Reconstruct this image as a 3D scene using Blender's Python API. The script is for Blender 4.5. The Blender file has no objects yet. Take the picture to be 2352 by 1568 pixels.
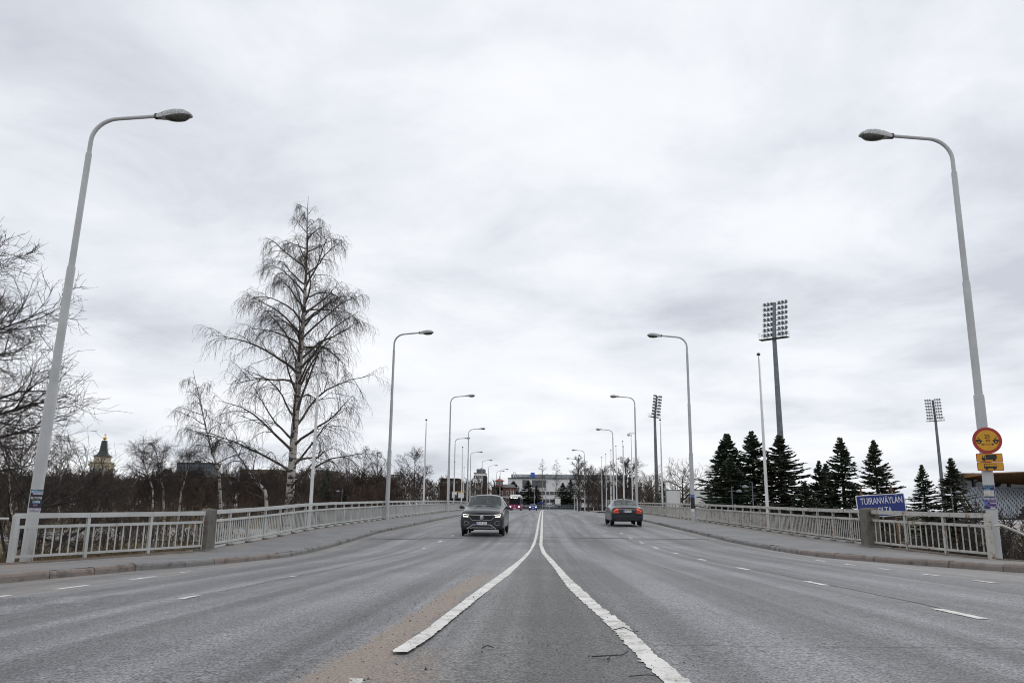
import bpy, bmesh, math, random
import numpy as np
from mathutils import Vector, Matrix
from mathutils.bvhtree import BVHTree

random.seed(7)
RNG = np.random.default_rng(11)
scene = bpy.context.scene
C = scene.collection

# ------------------------------------------------------------------ camera
PITCH, ROLL, YAW, FPX, EYE = 12.4, 0.6, -2.2753, 1824.0, 0.82
def cam_basis():
    p, ro, y = math.radians(PITCH), math.radians(ROLL), math.radians(YAW)
    F = Vector((math.sin(y) * math.cos(p), math.cos(y) * math.cos(p), math.sin(p)))
    R = Vector((math.cos(y), -math.sin(y), 0))
    U = R.cross(F)
    return R * math.cos(ro) + U * math.sin(ro), U * math.cos(ro) - R * math.sin(ro), F
CR, CU, CF = cam_basis()
cam_data = bpy.data.cameras.new('camera')
cam_data.sensor_width = 36.0
cam_data.sensor_fit = 'HORIZONTAL'
cam_data.lens = FPX / 2352.0 * 36.0
cam_data.clip_start = 0.05
cam_data.clip_end = 9000.0
cam = bpy.data.objects.new('camera', cam_data)
C.objects.link(cam)
cam.matrix_world = Matrix(((CR.x, CU.x, -CF.x, 0), (CR.y, CU.y, -CF.y, 0), (CR.z, CU.z, -CF.z, EYE), (0, 0, 0, 1)))
scene.camera = cam

# ------------------------------------------------------------------ sky and light
SUN_EL, SUN_ROT = 48.0, 35.0
world = bpy.data.worlds.new('World')
scene.world = world
world.use_nodes = True
def build_sky(nt):
    N, L = nt.nodes, nt.links
    N.clear()
    out = N.new('ShaderNodeOutputWorld')
    bg_s = N.new('ShaderNodeBackground'); bg_c = N.new('ShaderNodeBackground'); mix = N.new('ShaderNodeMixShader')
    sky = N.new('ShaderNodeTexSky'); sky.sky_type = 'NISHITA'; sky.sun_disc = False
    sky.sun_elevation = math.radians(SUN_EL); sky.sun_rotation = math.radians(SUN_ROT)
    bg_s.inputs['Strength'].default_value = 0.08
    L.new(sky.outputs[0], bg_s.inputs['Color'])
    tc = N.new('ShaderNodeTexCoord'); sep = N.new('ShaderNodeSeparateXYZ')
    L.new(tc.outputs['Generated'], sep.inputs[0])
    def math_node(op, a, b=None, clamp=False):
        n = N.new('ShaderNodeMath'); n.operation = op; n.use_clamp = clamp
        for i, v in enumerate((a, b)):
            if v is None: continue
            if isinstance(v, (int, float)): n.inputs[i].default_value = v
            else: L.new(v, n.inputs[i])
        return n.outputs[0]
    h = math_node('ADD', math_node('MAXIMUM', sep.outputs[2], 0.0), 0.17)
    u = math_node('DIVIDE', sep.outputs[0], h); v = math_node('DIVIDE', sep.outputs[1], h)
    comb = N.new('ShaderNodeCombineXYZ'); L.new(u, comb.inputs[0]); L.new(v, comb.inputs[1]); comb.inputs[2].default_value = 3.7
    def noise(scale, detail, rough, off):
        mp = N.new('ShaderNodeMapping'); mp.inputs['Location'].default_value = off
        L.new(comb.outputs[0], mp.inputs[0])
        n = N.new('ShaderNodeTexNoise'); n.inputs['Scale'].default_value = scale
        n.inputs['Detail'].default_value = detail; n.inputs['Roughness'].default_value = rough
        n.inputs['Distortion'].default_value = 0.25
        L.new(mp.outputs[0], n.inputs['Vector']); return n.outputs[0]
    n1 = noise(0.62, 3.0, 0.45, (1.3, 0.4, 0)); n2 = noise(1.9, 6.0, 0.58, (5.2, 2.1, 1))
    s = math_node('ADD', math_node('MULTIPLY', n1, 0.62), math_node('MULTIPLY', n2, 0.38))
    ramp = N.new('ShaderNodeValToRGB')
    el = ramp.color_ramp.elements
    el[0].position = 0.36; el[0].color = (0.58, 0.61, 0.675, 1)
    el[1].position = 0.59; el[1].color = (0.955, 0.965, 0.99, 1)
    e = el.new(0.445); e.color = (0.765, 0.793, 0.85, 1)
    e = el.new(0.51); e.color = (0.88, 0.90, 0.935, 1)
    L.new(s, ramp.inputs[0]); L.new(ramp.outputs[0], bg_c.inputs['Color'])
    bg_c.inputs['Strength'].default_value = 1.06
    mix.inputs[0].default_value = 0.96
    L.new(bg_s.outputs[0], mix.inputs[1]); L.new(bg_c.outputs[0], mix.inputs[2]); L.new(mix.outputs[0], out.inputs[0])
build_sky(world.node_tree)
sun_data = bpy.data.lights.new('sun', 'SUN')
sun_data.energy = 0.6
sun_data.angle = math.radians(25)
sun_data.color = (1.0, 0.97, 0.93)
sun = bpy.data.objects.new('sun', sun_data)
C.objects.link(sun)
el_, az_ = math.radians(SUN_EL), math.radians(SUN_ROT)
sdir = Vector((math.sin(az_) * math.cos(el_), math.cos(az_) * math.cos(el_), math.sin(el_)))
sun.rotation_euler = (-sdir).to_track_quat('-Z', 'Y').to_euler()
sun.location = sdir * 200

scene.view_settings.view_transform = 'Standard'
scene.view_settings.look = 'None'
scene.view_settings.exposure = 0.0
scene.view_settings.gamma = 1.0
scene.view_settings.use_curve_mapping = False
scene.cycles.use_denoising = True
scene.cycles.pixel_filter_type = 'BLACKMAN_HARRIS'
scene.cycles.filter_width = 1.05
scene.cycles.max_bounces = 6
scene.cycles.transparent_max_bounces = 12

# ------------------------------------------------------------------ surveyed geometry
def ray(px, py): return CF + CR * ((px - 1176) / FPX) - CU * ((py - 784) / FPX)
def at(px, py, Y):                      # the point of the place seen at a photo position, Y metres down the road
    r = ray(px, py); return Vector((0, 0, EYE)) + r * (Y / r.y)
_PY = [-40, 0, 7.4, 11, 15, 19, 23.5, 27.8, 31.5, 37, 45, 55, 66, 80, 100, 130, 187, 250, 330, 420, 700]
_PZ = [.30, .07, .03, -.01, -.06, -.1, -.125, -.11, -.05, .09, .27, .5, .72, 1.0, 1.31, 1.66, 2.16, 2.95, 4.1, 4.9, 6.2]
_G = np.arange(-40, 701, .5)
_GZ = np.convolve(np.pad(np.interp(_G, _PY, _PZ), 6, mode='edge'), np.ones(13) / 13, 'valid')
def sstep(t):
    t = np.clip(t, 0, 1); return t * t * (3 - 2 * t)
def road_z(X, Y): return np.interp(Y, _G, _GZ) - 0.24 * sstep((-np.asarray(X) - 1) / 6) * (1 - sstep((np.asarray(Y) - 22) / 14))
RAIL_L, RAIL_R = -9.8, 10.3
def terr_z(X, Y):
    X = np.asarray(X, float); Y = np.asarray(Y, float)
    base = np.interp(Y, _G, _GZ) - 0.32
    left = X < 0
    edge = np.abs(X) - np.where(left, 10.2, 10.8)
    bridge = sstep((Y - 24) / 14) * (1 - sstep((Y - 92) / 22))
    drop = np.where(left, 0.35 + 1.3 * bridge, 0.75 + 1.9 * bridge)
    z = base - drop * sstep(edge / 5.0)
    far = sstep((Y - 100) / 60) * sstep((np.abs(X) - 16) / 30)
    z = z + far * np.where(left, 0.4, -0.3)
    z = z + 0.10 * np.sin(X * .31 + 1.3) * np.cos(Y * .27) * sstep((np.abs(X) - 13) / 6)
    return z

# ------------------------------------------------------------------ object helpers
def tag(o, label=None, cat=None, group=None, kind=None):
    if label: o['label'] = label
    if cat: o['category'] = cat
    if group: o['group'] = group
    if kind: o['kind'] = kind
    return o
def thing(name, label, cat, loc=(0, 0, 0), rotz=0.0, group=None):
    o = bpy.data.objects.new(name, None); C.objects.link(o)
    o.empty_display_size = 0.3
    o.location = loc; o.rotation_euler = (0, 0, rotz)
    return tag(o, label, cat, group)
def link(name, mesh, parent=None, loc=(0, 0, 0), rot=None, scale=None):
    o = bpy.data.objects.new(name, mesh); C.objects.link(o); o.parent = parent; o.location = loc
    if rot is not None: o.rotation_euler = rot
    if scale is not None: o.scale = scale
    return o
def copy_tree(o, parent=None):
    c = o.copy(); C.objects.link(c); c.parent = parent
    for ch in o.children: copy_tree(ch, c)
    return c
def np_mesh(name, V, Q=None, T=None, mat=None, smooth=True):
    me = bpy.data.meshes.new(name)
    V = np.asarray(V, np.float32)
    idx, starts, tot, n = [], [], [], 0
    for F, k in ((Q, 4), (T, 3)):
        if F is not None and len(F):
            F = np.asarray(F, np.int32); idx.append(F.ravel())
            starts.append(np.arange(len(F), dtype=np.int32) * k + n); tot.append(np.full(len(F), k, np.int32)); n += F.size
    idx = np.concatenate(idx); starts = np.concatenate(starts); tot = np.concatenate(tot)
    me.vertices.add(len(V)); me.vertices.foreach_set('co', V.ravel())
    me.loops.add(len(idx)); me.loops.foreach_set('vertex_index', idx)
    me.polygons.add(len(starts)); me.polygons.foreach_set('loop_start', starts); me.polygons.foreach_set('loop_total', tot)
    if smooth: me.polygons.foreach_set('use_smooth', np.ones(len(starts), bool))
    me.update(calc_edges=True)
    if mat: me.materials.append(mat)
    return me

class MB:
    """collects simple solids into one mesh"""
    def __init__(s): s.v = []; s.f = []
    def add(s, vs, fs):
        b = len(s.v); s.v += [tuple(x) for x in vs]; s.f += [tuple(i + b for i in f) for f in fs]; return s
    def box(s, c, d, rz=0.0, rx=0.0, ry=0.0):
        M = Matrix.Translation(c) @ Matrix.Rotation(rz, 4, 'Z') @ Matrix.Rotation(ry, 4, 'Y') @ Matrix.Rotation(rx, 4, 'X')
        vs = [M @ Vector((x * d[0] / 2, y * d[1] / 2, z * d[2] / 2)) for x in (-1, 1) for y in (-1, 1) for z in (-1, 1)]
        return s.add(vs, [(0, 1, 3, 2), (4, 6, 7, 5), (0, 4, 5, 1), (2, 3, 7, 6), (0, 2, 6, 4), (1, 5, 7, 3)])
    def cbox(s, c, d, ch, rz=0.0):
        """box with chamfered vertical and top edges"""
        M = Matrix.Translation(c) @ Matrix.Rotation(rz, 4, 'Z')
        hx, hy, hz = d[0] / 2, d[1] / 2, d[2] / 2
        def ring(i, z): return [(hx - i, -hy, z), (hx, -hy + i, z), (hx, hy - i, z), (hx - i, hy, z), (-hx + i, hy, z), (-hx, hy - i, z), (-hx, -hy + i, z), (-hx + i, -hy, z)]
        def inner(z): return [(x * (hx - ch) / hx, y * (hy - ch) / hy, z) for x, y, z_ in ring(ch, z)]
        vs = ring(ch, -hz) + ring(ch, hz - ch) + inner(hz)
        fs = [tuple(range(7, -1, -1)), tuple(range(16, 24))]
        for k in (0, 8):
            for i in range(8): fs.append((k + i, k + (i + 1) % 8, k + 8 + (i + 1) % 8, k + 8 + i))
        return s.add([M @ Vector(p) for p in vs], fs)
    def beam(s, a, b, w, h, up=Vector((0, 0, 1))):
        a, b = Vector(a), Vector(b); t = (b - a).normalized()
        side = t.cross(up).normalized(); u = side.cross(t)
        vs = [p + side * (i * w / 2) + u * (j * h / 2) for p in (a, b) for i, j in ((-1, -1), (1, -1), (1, 1), (-1, 1))]
        return s.add(vs, [(0, 1, 2, 3), (7, 6, 5, 4), (0, 4, 5, 1), (1, 5, 6, 2), (2, 6, 7, 3), (3, 7, 4, 0)])
    def tube(s, pts, rad, n=8, cap=True):
        P = [Vector(p) for p in pts]
        if not hasattr(rad, '__len__'): rad = [rad] * len(P)
        ref = None; rings = []
        for i, p in enumerate(P):
            t = (P[min(i + 1, len(P) - 1)] - P[max(i - 1, 0)])
            if t.length < 1e-9: t = Vector((0, 0, 1))
            t.normalize()
            if ref is None: ref = Vector((0, 1, 0)) if abs(t.y) < .9 else Vector((1, 0, 0))
            u = (ref - t * ref.dot(t)).normalized(); w = t.cross(u); ref = u
            rings.append([p + (u * math.cos(2 * math.pi * k / n) + w * math.sin(2 * math.pi * k / n)) * rad[i] for k in range(n)])
        vs = [q for r in rings for q in r]; fs = []
        for i in range(len(P) - 1):
            for k in range(n): fs.append((i * n + k, i * n + (k + 1) % n, (i + 1) * n + (k + 1) % n, (i + 1) * n + k))
        if cap: fs += [tuple(range(n - 1, -1, -1)), tuple(range((len(P) - 1) * n, len(P) * n))]
        return s.add(vs, fs)
    def lathe(s, prof, n=16, M=None):
        M = M or Matrix()
        vs = [M @ Vector((r * math.cos(2 * math.pi * k / n), r * math.sin(2 * math.pi * k / n), z)) for r, z in prof for k in range(n)]
        fs = [(i * n + k, i * n + (k + 1) % n, (i + 1) * n + (k + 1) % n, (i + 1) * n + k) for i in range(len(prof) - 1) for k in range(n)]
        fs += [tuple(range(n - 1, -1, -1)), tuple(range((len(prof) - 1) * n, len(prof) * n))]
        return s.add(vs, fs)
    def plate(s, poly, y0, y1):
        """a flat outline in x,z made into a plate between y0 (front) and y1"""
        n = len(poly); vs = [(x, y0, z) for x, z in poly] + [(x, y1, z) for x, z in poly]
        fs = [tuple(range(n)), tuple(range(2 * n - 1, n - 1, -1))] + [(i, (i + 1) % n, n + (i + 1) % n, n + i) for i in range(n)]
        return s.add(vs, fs)
    def build(s, name, mat, parent=None, loc=(0, 0, 0), rot=None, smooth=False):
        me = bpy.data.meshes.new(name); me.from_pydata([tuple(v) for v in s.v], [], s.f); me.update()
        bm = bmesh.new(); bm.from_mesh(me); bmesh.ops.recalc_face_normals(bm, faces=bm.faces); bm.to_mesh(me); bm.free()
        if smooth:
            me.polygons.foreach_set('use_smooth', np.ones(len(me.polygons), bool))
            try: me.set_sharp_from_angle(angle=math.radians(40))
            except Exception: pass
        if mat: me.materials.append(mat)
        return link(name, me, parent, loc, rot)

def text_mesh(txt, size, mat, name, parent, M, extrude=0.002, sx=1.0, align='CENTER', bend=None):
    cu = bpy.data.curves.new('lettering', 'FONT'); cu.body = txt; cu.size = size; cu.align_x = align; cu.align_y = 'CENTER'
    cu.extrude = extrude; cu.resolution_u = 3
    tmp = bpy.data.objects.new('lettering', cu); C.objects.link(tmp)
    bpy.context.view_layer.update()
    me = bpy.data.meshes.new_from_object(tmp.evaluated_get(bpy.context.evaluated_depsgraph_get()))
    bpy.data.objects.remove(tmp); bpy.data.curves.remove(cu)
    # lettering lies in local x,y: stand it up to face -y
    for v in me.vertices:
        x, y, z = v.co; x *= sx
        if bend:
            r = bend + z; a = x / bend; v.co = (r * math.sin(a), -r * math.cos(a), y)
        else: v.co = (x, -z, y)
    me.transform(M); me.update(); me.materials.clear(); me.materials.append(mat)
    return link(name, me, parent)

# ------------------------------------------------------------------ materials
MATS = {}
def new_mat(name):
    m = bpy.data.materials.new(name); m.use_nodes = True; nt = m.node_tree
    return m, nt, nt.nodes['Principled BSDF']
def nd(nt, typ, **kw):
    n = nt.nodes.new(typ)
    for k, v in kw.items(): setattr(n, k, v)
    return n
def mth(nt, op, a, b=None, c=None, clamp=False):
    n = nt.nodes.new('ShaderNodeMath'); n.operation = op; n.use_clamp = clamp
    for i, v in enumerate((a, b, c)):
        if v is None: continue
        if isinstance(v, (int, float)): n.inputs[i].default_value = v
        else: nt.links.new(v, n.inputs[i])
    return n.outputs[0]
def mixc(nt, fac, a, b, typ='MIX'):
    n = nt.nodes.new('ShaderNodeMix'); n.data_type = 'RGBA'; n.blend_type = typ
    for sock, v in ((n.inputs[0], fac), (n.inputs[6], a), (n.inputs[7], b)):
        if isinstance(v, (int, float)): sock.default_value = v
        elif isinstance(v, tuple): sock.default_value = v if len(v) == 4 else (*v, 1)
        else: nt.links.new(v, sock)
    return n.outputs[2]
def noise(nt, scale, detail=3.0, rough=0.5, vec=None, mscale=None, loc=None, coord='Object'):
    if vec is None:
        vec = nd(nt, 'ShaderNodeTexCoord').outputs[coord]
    if mscale or loc:
        mp = nd(nt, 'ShaderNodeMapping')
        if mscale: mp.inputs['Scale'].default_value = mscale
        if loc: mp.inputs['Location'].default_value = loc
        nt.links.new(vec, mp.inputs[0]); vec = mp.outputs[0]
    n = nd(nt, 'ShaderNodeTexNoise'); n.inputs['Scale'].default_value = scale
    n.inputs['Detail'].default_value = detail; n.inputs['Roughness'].default_value = rough
    nt.links.new(vec, n.inputs['Vector']); return n.outputs[0]
def rng_map(nt, v, a, b, c=0.0, d=1.0):
    n = nd(nt, 'ShaderNodeMapRange'); n.interpolation_type = 'SMOOTHSTEP'
    n.inputs[1].default_value = a; n.inputs[2].default_value = b; n.inputs[3].default_value = c; n.inputs[4].default_value = d
    nt.links.new(v, n.inputs[0]); return n.outputs[0]
def bump(nt, h, strength, dist=0.01):
    n = nd(nt, 'ShaderNodeBump'); n.inputs['Strength'].default_value = strength; n.inputs['Distance'].default_value = dist
    nt.links.new(h, n.inputs['Height']); return n.outputs[0]
def pm(name, col, rough=0.6, var=0.15, scale=6.0, metal=0.0, spec=0.5, bmp=0.0, emis=None, estr=0.0, coat=0.0, mscale=None):
    if name in MATS: return MATS[name]
    m, nt, b = new_mat(name)
    n = noise(nt, scale, 4.0, 0.6, mscale=mscale)
    lo = tuple(c * (1 - var) for c in col); hi = tuple(min(1, c * (1 + var)) for c in col)
    nt.links.new(mixc(nt, rng_map(nt, n, 0.3, 0.7), lo, hi), b.inputs['Base Color'])
    b.inputs['Roughness'].default_value = rough; b.inputs['Metallic'].default_value = metal
    b.inputs['Specular IOR Level'].default_value = spec
    b.inputs['Coat Weight'].default_value = coat; b.inputs['Coat Roughness'].default_value = 0.05
    if bmp: nt.links.new(bump(nt, n, bmp), b.inputs['Normal'])
    if emis: b.inputs['Emission Color'].default_value = (*emis, 1); b.inputs['Emission Strength'].default_value = estr
    MATS[name] = m; return m

def make_asphalt():
    m, nt, b = new_mat('road_asphalt'); L = nt.links
    tc = nd(nt, 'ShaderNodeTexCoord').outputs['Object']
    sep = nd(nt, 'ShaderNodeSeparateXYZ'); L.new(tc, sep.inputs[0]); X, Y = sep.outputs[0], sep.outputs[1]
    fine = noise(nt, 62, 2.5, 0.65, tc); mid = noise(nt, 19, 3, 0.6, tc)
    vor = nd(nt, 'ShaderNodeTexVoronoi'); vor.inputs['Scale'].default_value = 58; L.new(tc, vor.inputs['Vector'])
    streak = noise(nt, 1.0, 4, 0.55, tc, mscale=(1.15, .022, 1)); streak2 = noise(nt, 1.0, 5, 0.6, tc, mscale=(3.4, .05, 1), loc=(4, 1, 0))
    blot = noise(nt, 0.33, 5, 0.6, tc)
    v = mth(nt, 'ADD', rng_map(nt, fine, .34, .66, .34, 1.66), rng_map(nt, mid, .3, .7, -.20, .20))
    v = mth(nt, 'MULTIPLY', v, rng_map(nt, vor.outputs['Distance'], .05, .75, 1.13, .82))
    v = mth(nt, 'MULTIPLY', v, rng_map(nt, streak, .41, .59, .76, 1.24))
    v = mth(nt, 'MULTIPLY', v, rng_map(nt, streak2, .4, .6, .87, 1.13))
    v = mth(nt, 'MULTIPLY', v, rng_map(nt, blot, .38, .62, .90, 1.10))
    # traffic-free wedge between the two white lines, dirtier than the lanes
    wedge = mth(nt, 'MULTIPLY', rng_map(nt, mth(nt, 'ABSOLUTE', X), .25, .85, 1, 0), rng_map(nt, Y, 12, 26, 1, 0))
    v = mth(nt, 'MULTIPLY', v, rng_map(nt, wedge, 0, 1, 1.0, .80))
    st_ = mth(nt, 'MULTIPLY', rng_map(nt, mth(nt, 'ABSOLUTE', mth(nt, 'SUBTRACT', Y, 31.2)), .8, 3.4, 1, 0), rng_map(nt, noise(nt, .45, 4, .6, tc, mscale=(1, .5, 1), loc=(9, 2, 0)), .40, .60, .15, 1))
    v = mth(nt, 'MULTIPLY', v, rng_map(nt, st_, 0, 1, 1.0, .72))
    # gutters
    gut = rng_map(nt, mth(nt, 'ABSOLUTE', X), 6.1, 7.0, 0, 1)
    base = mixc(nt, wedge, (.168, .170, .178, 1), (.162, .160, .157, 1))
    col = mixc(nt, 1.0, base, nd_comb(nt, v), 'MULTIPLY')
    dust = mth(nt, 'MULTIPLY', gut, rng_map(nt, noise(nt, 2.2, 5, .65, tc), .38, .62, 0, .5))
    col = mixc(nt, dust, col, (.25, .215, .18, 1))
    # sand swept up beside the left white line, and thin sandy trails in the wedge
    c = mth(nt, 'ADD', mth(nt, 'MULTIPLY', Y, 0.021), -1.105)
    d = mth(nt, 'ABSOLUTE', mth(nt, 'SUBTRACT', X, c))
    nz = noise(nt, 3.4, 6, .7, tc, mscale=(1.6, .8, 1)); nz2 = noise(nt, 40, 3, .7, tc)
    d = mth(nt, 'ADD', d, mth(nt, 'MULTIPLY', mth(nt, 'SUBTRACT', nz, .5), .42))
    sand = mth(nt, 'MULTIPLY', rng_map(nt, d, .10, .17, 1, 0), rng_map(nt, Y, 10.5, 14.0, 1, 0))
    near = mth(nt, 'MULTIPLY', rng_map(nt, Y, 4.2, 5.6, 1, 0), mth(nt, 'MULTIPLY', rng_map(nt, X, -1.3, -1.05, 0, 1), rng_map(nt, X, -.75, -.35, 1, 0)))
    sand = mth(nt, 'MAXIMUM', sand, mth(nt, 'MULTIPLY', near, rng_map(nt, nz, .34, .6, .25, 1)))
    sand = mth(nt, 'MULTIPLY', sand, rng_map(nt, nz2, .28, .55, .45, 1.0))
    sandc = mixc(nt, rng_map(nt, fine, .3, .7), (.165, .128, .100, 1), (.330, .262, .208, 1))
    col = mixc(nt, sand, col, sandc)
    L.new(col, b.inputs['Base Color'])
    b.inputs['Roughness'].default_value = 0.62
    b.inputs['Specular IOR Level'].default_value = 0.5
    h = mth(nt, 'ADD', fine, mth(nt, 'MULTIPLY', vor.outputs['Distance'], -.7))
    L.new(bump(nt, h, .55, .012), b.inputs['Normal'])
    return m
def nd_comb(nt, v):
    n = nd(nt, 'ShaderNodeCombineColor')
    for i in range(3): nt.links.new(v, n.inputs[i])
    return n.outputs[0]
def make_walk():
    m, nt, b = new_mat('pavement_asphalt'); L = nt.links
    tc = nd(nt, 'ShaderNodeTexCoord').outputs['Object']
    fine = noise(nt, 75, 2.5, .65, tc); blot = noise(nt, .8, 5, .6, tc); crack = noise(nt, 1.0, 4, .6, tc, mscale=(.5, 1.6, 1))
    v = mth(nt, 'MULTIPLY', rng_map(nt, fine, .28, .72, .60, 1.40), rng_map(nt, blot, .3, .7, .84, 1.16))
    ck = rng_map(nt, mth(nt, 'ABSOLUTE', mth(nt, 'SUBTRACT', crack, .5)), .0, .006, .55, 1)
    v = mth(nt, 'MULTIPLY', v, ck)
    sep = nd(nt, 'ShaderNodeSeparateXYZ'); L.new(tc, sep.inputs[0])
    outer = rng_map(nt, mth(nt, 'ABSOLUTE', sep.outputs[0]), 8.7, 9.7, 0, 1)
    col = mixc(nt, 1.0, (.163, .165, .171, 1), nd_comb(nt, v), 'MULTIPLY')
    dirt = mth(nt, 'MULTIPLY', outer, rng_map(nt, noise(nt, 1.6, 5, .65, tc, loc=(3, 3, 0)), .42, .62, 0, .75))
    L.new(mixc(nt, dirt, col, (.235, .19, .15, 1)), b.inputs['Base Color']); b.inputs['Roughness'].default_value = .75
    L.new(bump(nt, fine, .4, .008), b.inputs['Normal']); return m
def make_line_paint():
    m, nt, b = new_mat('worn_white_line_paint'); L = nt.links
    tc = nd(nt, 'ShaderNodeTexCoord').outputs['Object']
    n1 = noise(nt, 38, 4, .7, tc); n2 = noise(nt, 4, 5, .65, tc)
    w = rng_map(nt, mth(nt, 'ADD', mth(nt, 'MULTIPLY', n1, .5), mth(nt, 'MULTIPLY', n2, .5)), .40, .49, 0, 1)
    c = mixc(nt, rng_map(nt, n2, .3, .7), (.55, .54, .51, 1), (.72, .71, .68, 1))
    L.new(mixc(nt, w, (.36, .345, .32, 1), c), b.inputs['Base Color']); b.inputs['Roughness'].default_value = .65
    L.new(bump(nt, n1, .3, .006), b.inputs['Normal']); return m
def make_rail_paint(name, rust, base=(.485, .495, .485)):
    m, nt, b = new_mat(name); L = nt.links
    geo = nd(nt, 'ShaderNodeNewGeometry').outputs['Position']
    n1 = noise(nt, 5.5, 6, .72, geo, mscale=(1.0, 1.0, .45)); n2 = noise(nt, 1.3, 4, .6, geo, loc=(5, 2, 1)); n3 = noise(nt, 24, 4, .7, geo)
    nx = noise(nt, 3.0, 4, .65, geo, mscale=(1.5, 1.5, 8), loc=(1, 7, 3))
    r = rng_map(nt, mth(nt, 'ADD', mth(nt, 'ADD', mth(nt, 'MULTIPLY', n1, .5), mth(nt, 'MULTIPLY', n3, .18)), mth(nt, 'MULTIPLY', nx, .32)), .615 - rust * .16, .66 - rust * .13, 0, 1)
    paint = mixc(nt, rng_map(nt, n2, .3, .7), tuple(c * .88 for c in base), tuple(min(1, c * 1.06) for c in base))
    rustc = mixc(nt, n3, (.10, .055, .03, 1), (.27, .155, .075, 1))
    L.new(mixc(nt, r, paint, rustc), b.inputs['Base Color'])
    L.new(rng_map(nt, r, 0, 1, .42, .85), b.inputs['Roughness']); return m
def make_birch_bark():
    m, nt, b = new_mat('birch_bark'); L = nt.links
    geo = nd(nt, 'ShaderNodeTexCoord').outputs['Object']
    n1 = noise(nt, 1.0, 4, .65, geo, mscale=(2.2, 2.2, 6.5)); n2 = noise(nt, 1.0, 3, .6, geo, mscale=(5, 5, 22), loc=(3, 1, 2))
    big = noise(nt, 1.3, 3, .6, geo, loc=(8, 8, 3))
    k = mth(nt, 'MAXIMUM', rng_map(nt, n1, .53, .57), mth(nt, 'MULTIPLY', rng_map(nt, n2, .58, .63), .9))
    k = mth(nt, 'MAXIMUM', k, rng_map(nt, big, .60, .66))
    w = mixc(nt, n2, (.36, .33, .30, 1), (.60, .57, .53, 1))
    L.new(mixc(nt, k, w, (.035, .03, .028, 1)), b.inputs['Base Color']); b.inputs['Roughness'].default_value = .8
    L.new(bump(nt, n1, .5, .03), b.inputs['Normal']); return m
def make_ground():
    m, nt, b = new_mat('dry_ground'); L = nt.links
    geo = nd(nt, 'ShaderNodeTexCoord').outputs['Object']
    n1 = noise(nt, .35, 6, .65, geo); n2 = noise(nt, 5, 5, .7, geo); n3 = noise(nt, .06, 4, .6, geo, loc=(3, 9, 1))
    c = mixc(nt, rng_map(nt, n1, .38, .62), (.055, .04, .026, 1), (.17, .135, .07, 1))
    c = mixc(nt, rng_map(nt, n2, .3, .7, 0, .6), c, (.10, .075, .045, 1))
    c = mixc(nt, rng_map(nt, n3, .52, .62, 0, .7), c, (.21, .175, .085, 1))
    L.new(c, b.inputs['Base Color']); b.inputs['Roughness'].default_value = .95
    L.new(bump(nt, n2, .6, .05), b.inputs['Normal']); return m
def make_granite(name, a, b_):
    m, nt, b = new_mat(name); L = nt.links
    geo = nd(nt, 'ShaderNodeNewGeometry').outputs['Position']
    n1 = noise(nt, 55, 3, .7, geo); n2 = noise(nt, 3, 5, .6, geo); n3 = noise(nt, 1.1, 5, .6, geo, loc=(2, 5, 1))
    c = mixc(nt, rng_map(nt, n1, .3, .7), a, b_)
    c = mixc(nt, rng_map(nt, n2, .5, .66, 0, .65), c, (.07, .065, .058, 1))
    c = mixc(nt, rng_map(nt, n3, .5, .68, 0, .5), c, (.24, .235, .225, 1))
    L.new(c, b.inputs['Base Color']); b.inputs['Roughness'].default_value = .85
    L.new(bump(nt, mth(nt, 'ADD', n1, n2), .5, .02), b.inputs['Normal']); return m
def make_glass(name, tint, refl=.12, dark=(.02, .025, .025)):
    m, nt, b = new_mat(name); L = nt.links
    nt.nodes.remove(b); out = [n for n in nt.nodes if n.type == 'OUTPUT_MATERIAL'][0]
    tr = nd(nt, 'ShaderNodeBsdfTransparent'); tr.inputs[0].default_value = (*tint, 1)
    gl = nd(nt, 'ShaderNodeBsdfGlossy'); gl.inputs['Roughness'].default_value = .04; gl.inputs['Color'].default_value = (.9, .95, .95, 1)
    fr = nd(nt, 'ShaderNodeFresnel'); fr.inputs[0].default_value = 1.5
    f = mth(nt, 'ADD', mth(nt, 'MULTIPLY', fr.outputs[0], .75), refl, clamp=True)
    mx = nd(nt, 'ShaderNodeMixShader'); L.new(f, mx.inputs[0]); L.new(tr.outputs[0], mx.inputs[1]); L.new(gl.outputs[0], mx.inputs[2]); L.new(mx.outputs[0], out.inputs[0]); return m

M_ROAD = make_asphalt(); M_WALK = make_walk(); M_LINE = make_line_paint(); M_GROUND = make_ground()
M_RAIL = make_rail_paint('rail_paint_grey_white', .26); M_RAILR = make_rail_paint('rail_paint_rusty', .56, (.45, .445, .42))
M_POLE = make_rail_paint('lamp_pole_paint', -.15, (.45, .462, .468)); M_FLAG = make_rail_paint('flagpole_paint', -.1, (.72, .72, .72))
M_BIRCH = make_birch_bark()
M_GRAN = make_granite('granite_grey', (.13, .128, .125, 1), (.25, .245, .24, 1)); M_GRANP = make_granite('granite_pink', (.15, .122, .110, 1), (.265, .225, .200, 1))
M_CONC = make_granite('old_concrete', (.085, .077, .064, 1), (.165, .152, .128, 1))
M_TWIG = pm('dark_twig', (.040, .033, .030), .85, .35, 3); M_TWIGR = pm('reddish_twig', (.062, .044, .036), .85, .4, 2)
M_TWIGW = pm('thicket_twig', (.060, .041, .031), .9, .5, .35); M_BARK = pm('dark_bark', (.048, .042, .038), .9, .4, 4, bmp=.4)
M_BTWIG = pm('birch_twig', (.052, .041, .036), .85, .4, 3)
M_LIMB = pm('birch_limb', (.095, .080, .070), .85, .5, 3)
M_TAN = pm('tan_twig', (.115, .088, .062), .9, .3, 2)
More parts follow.
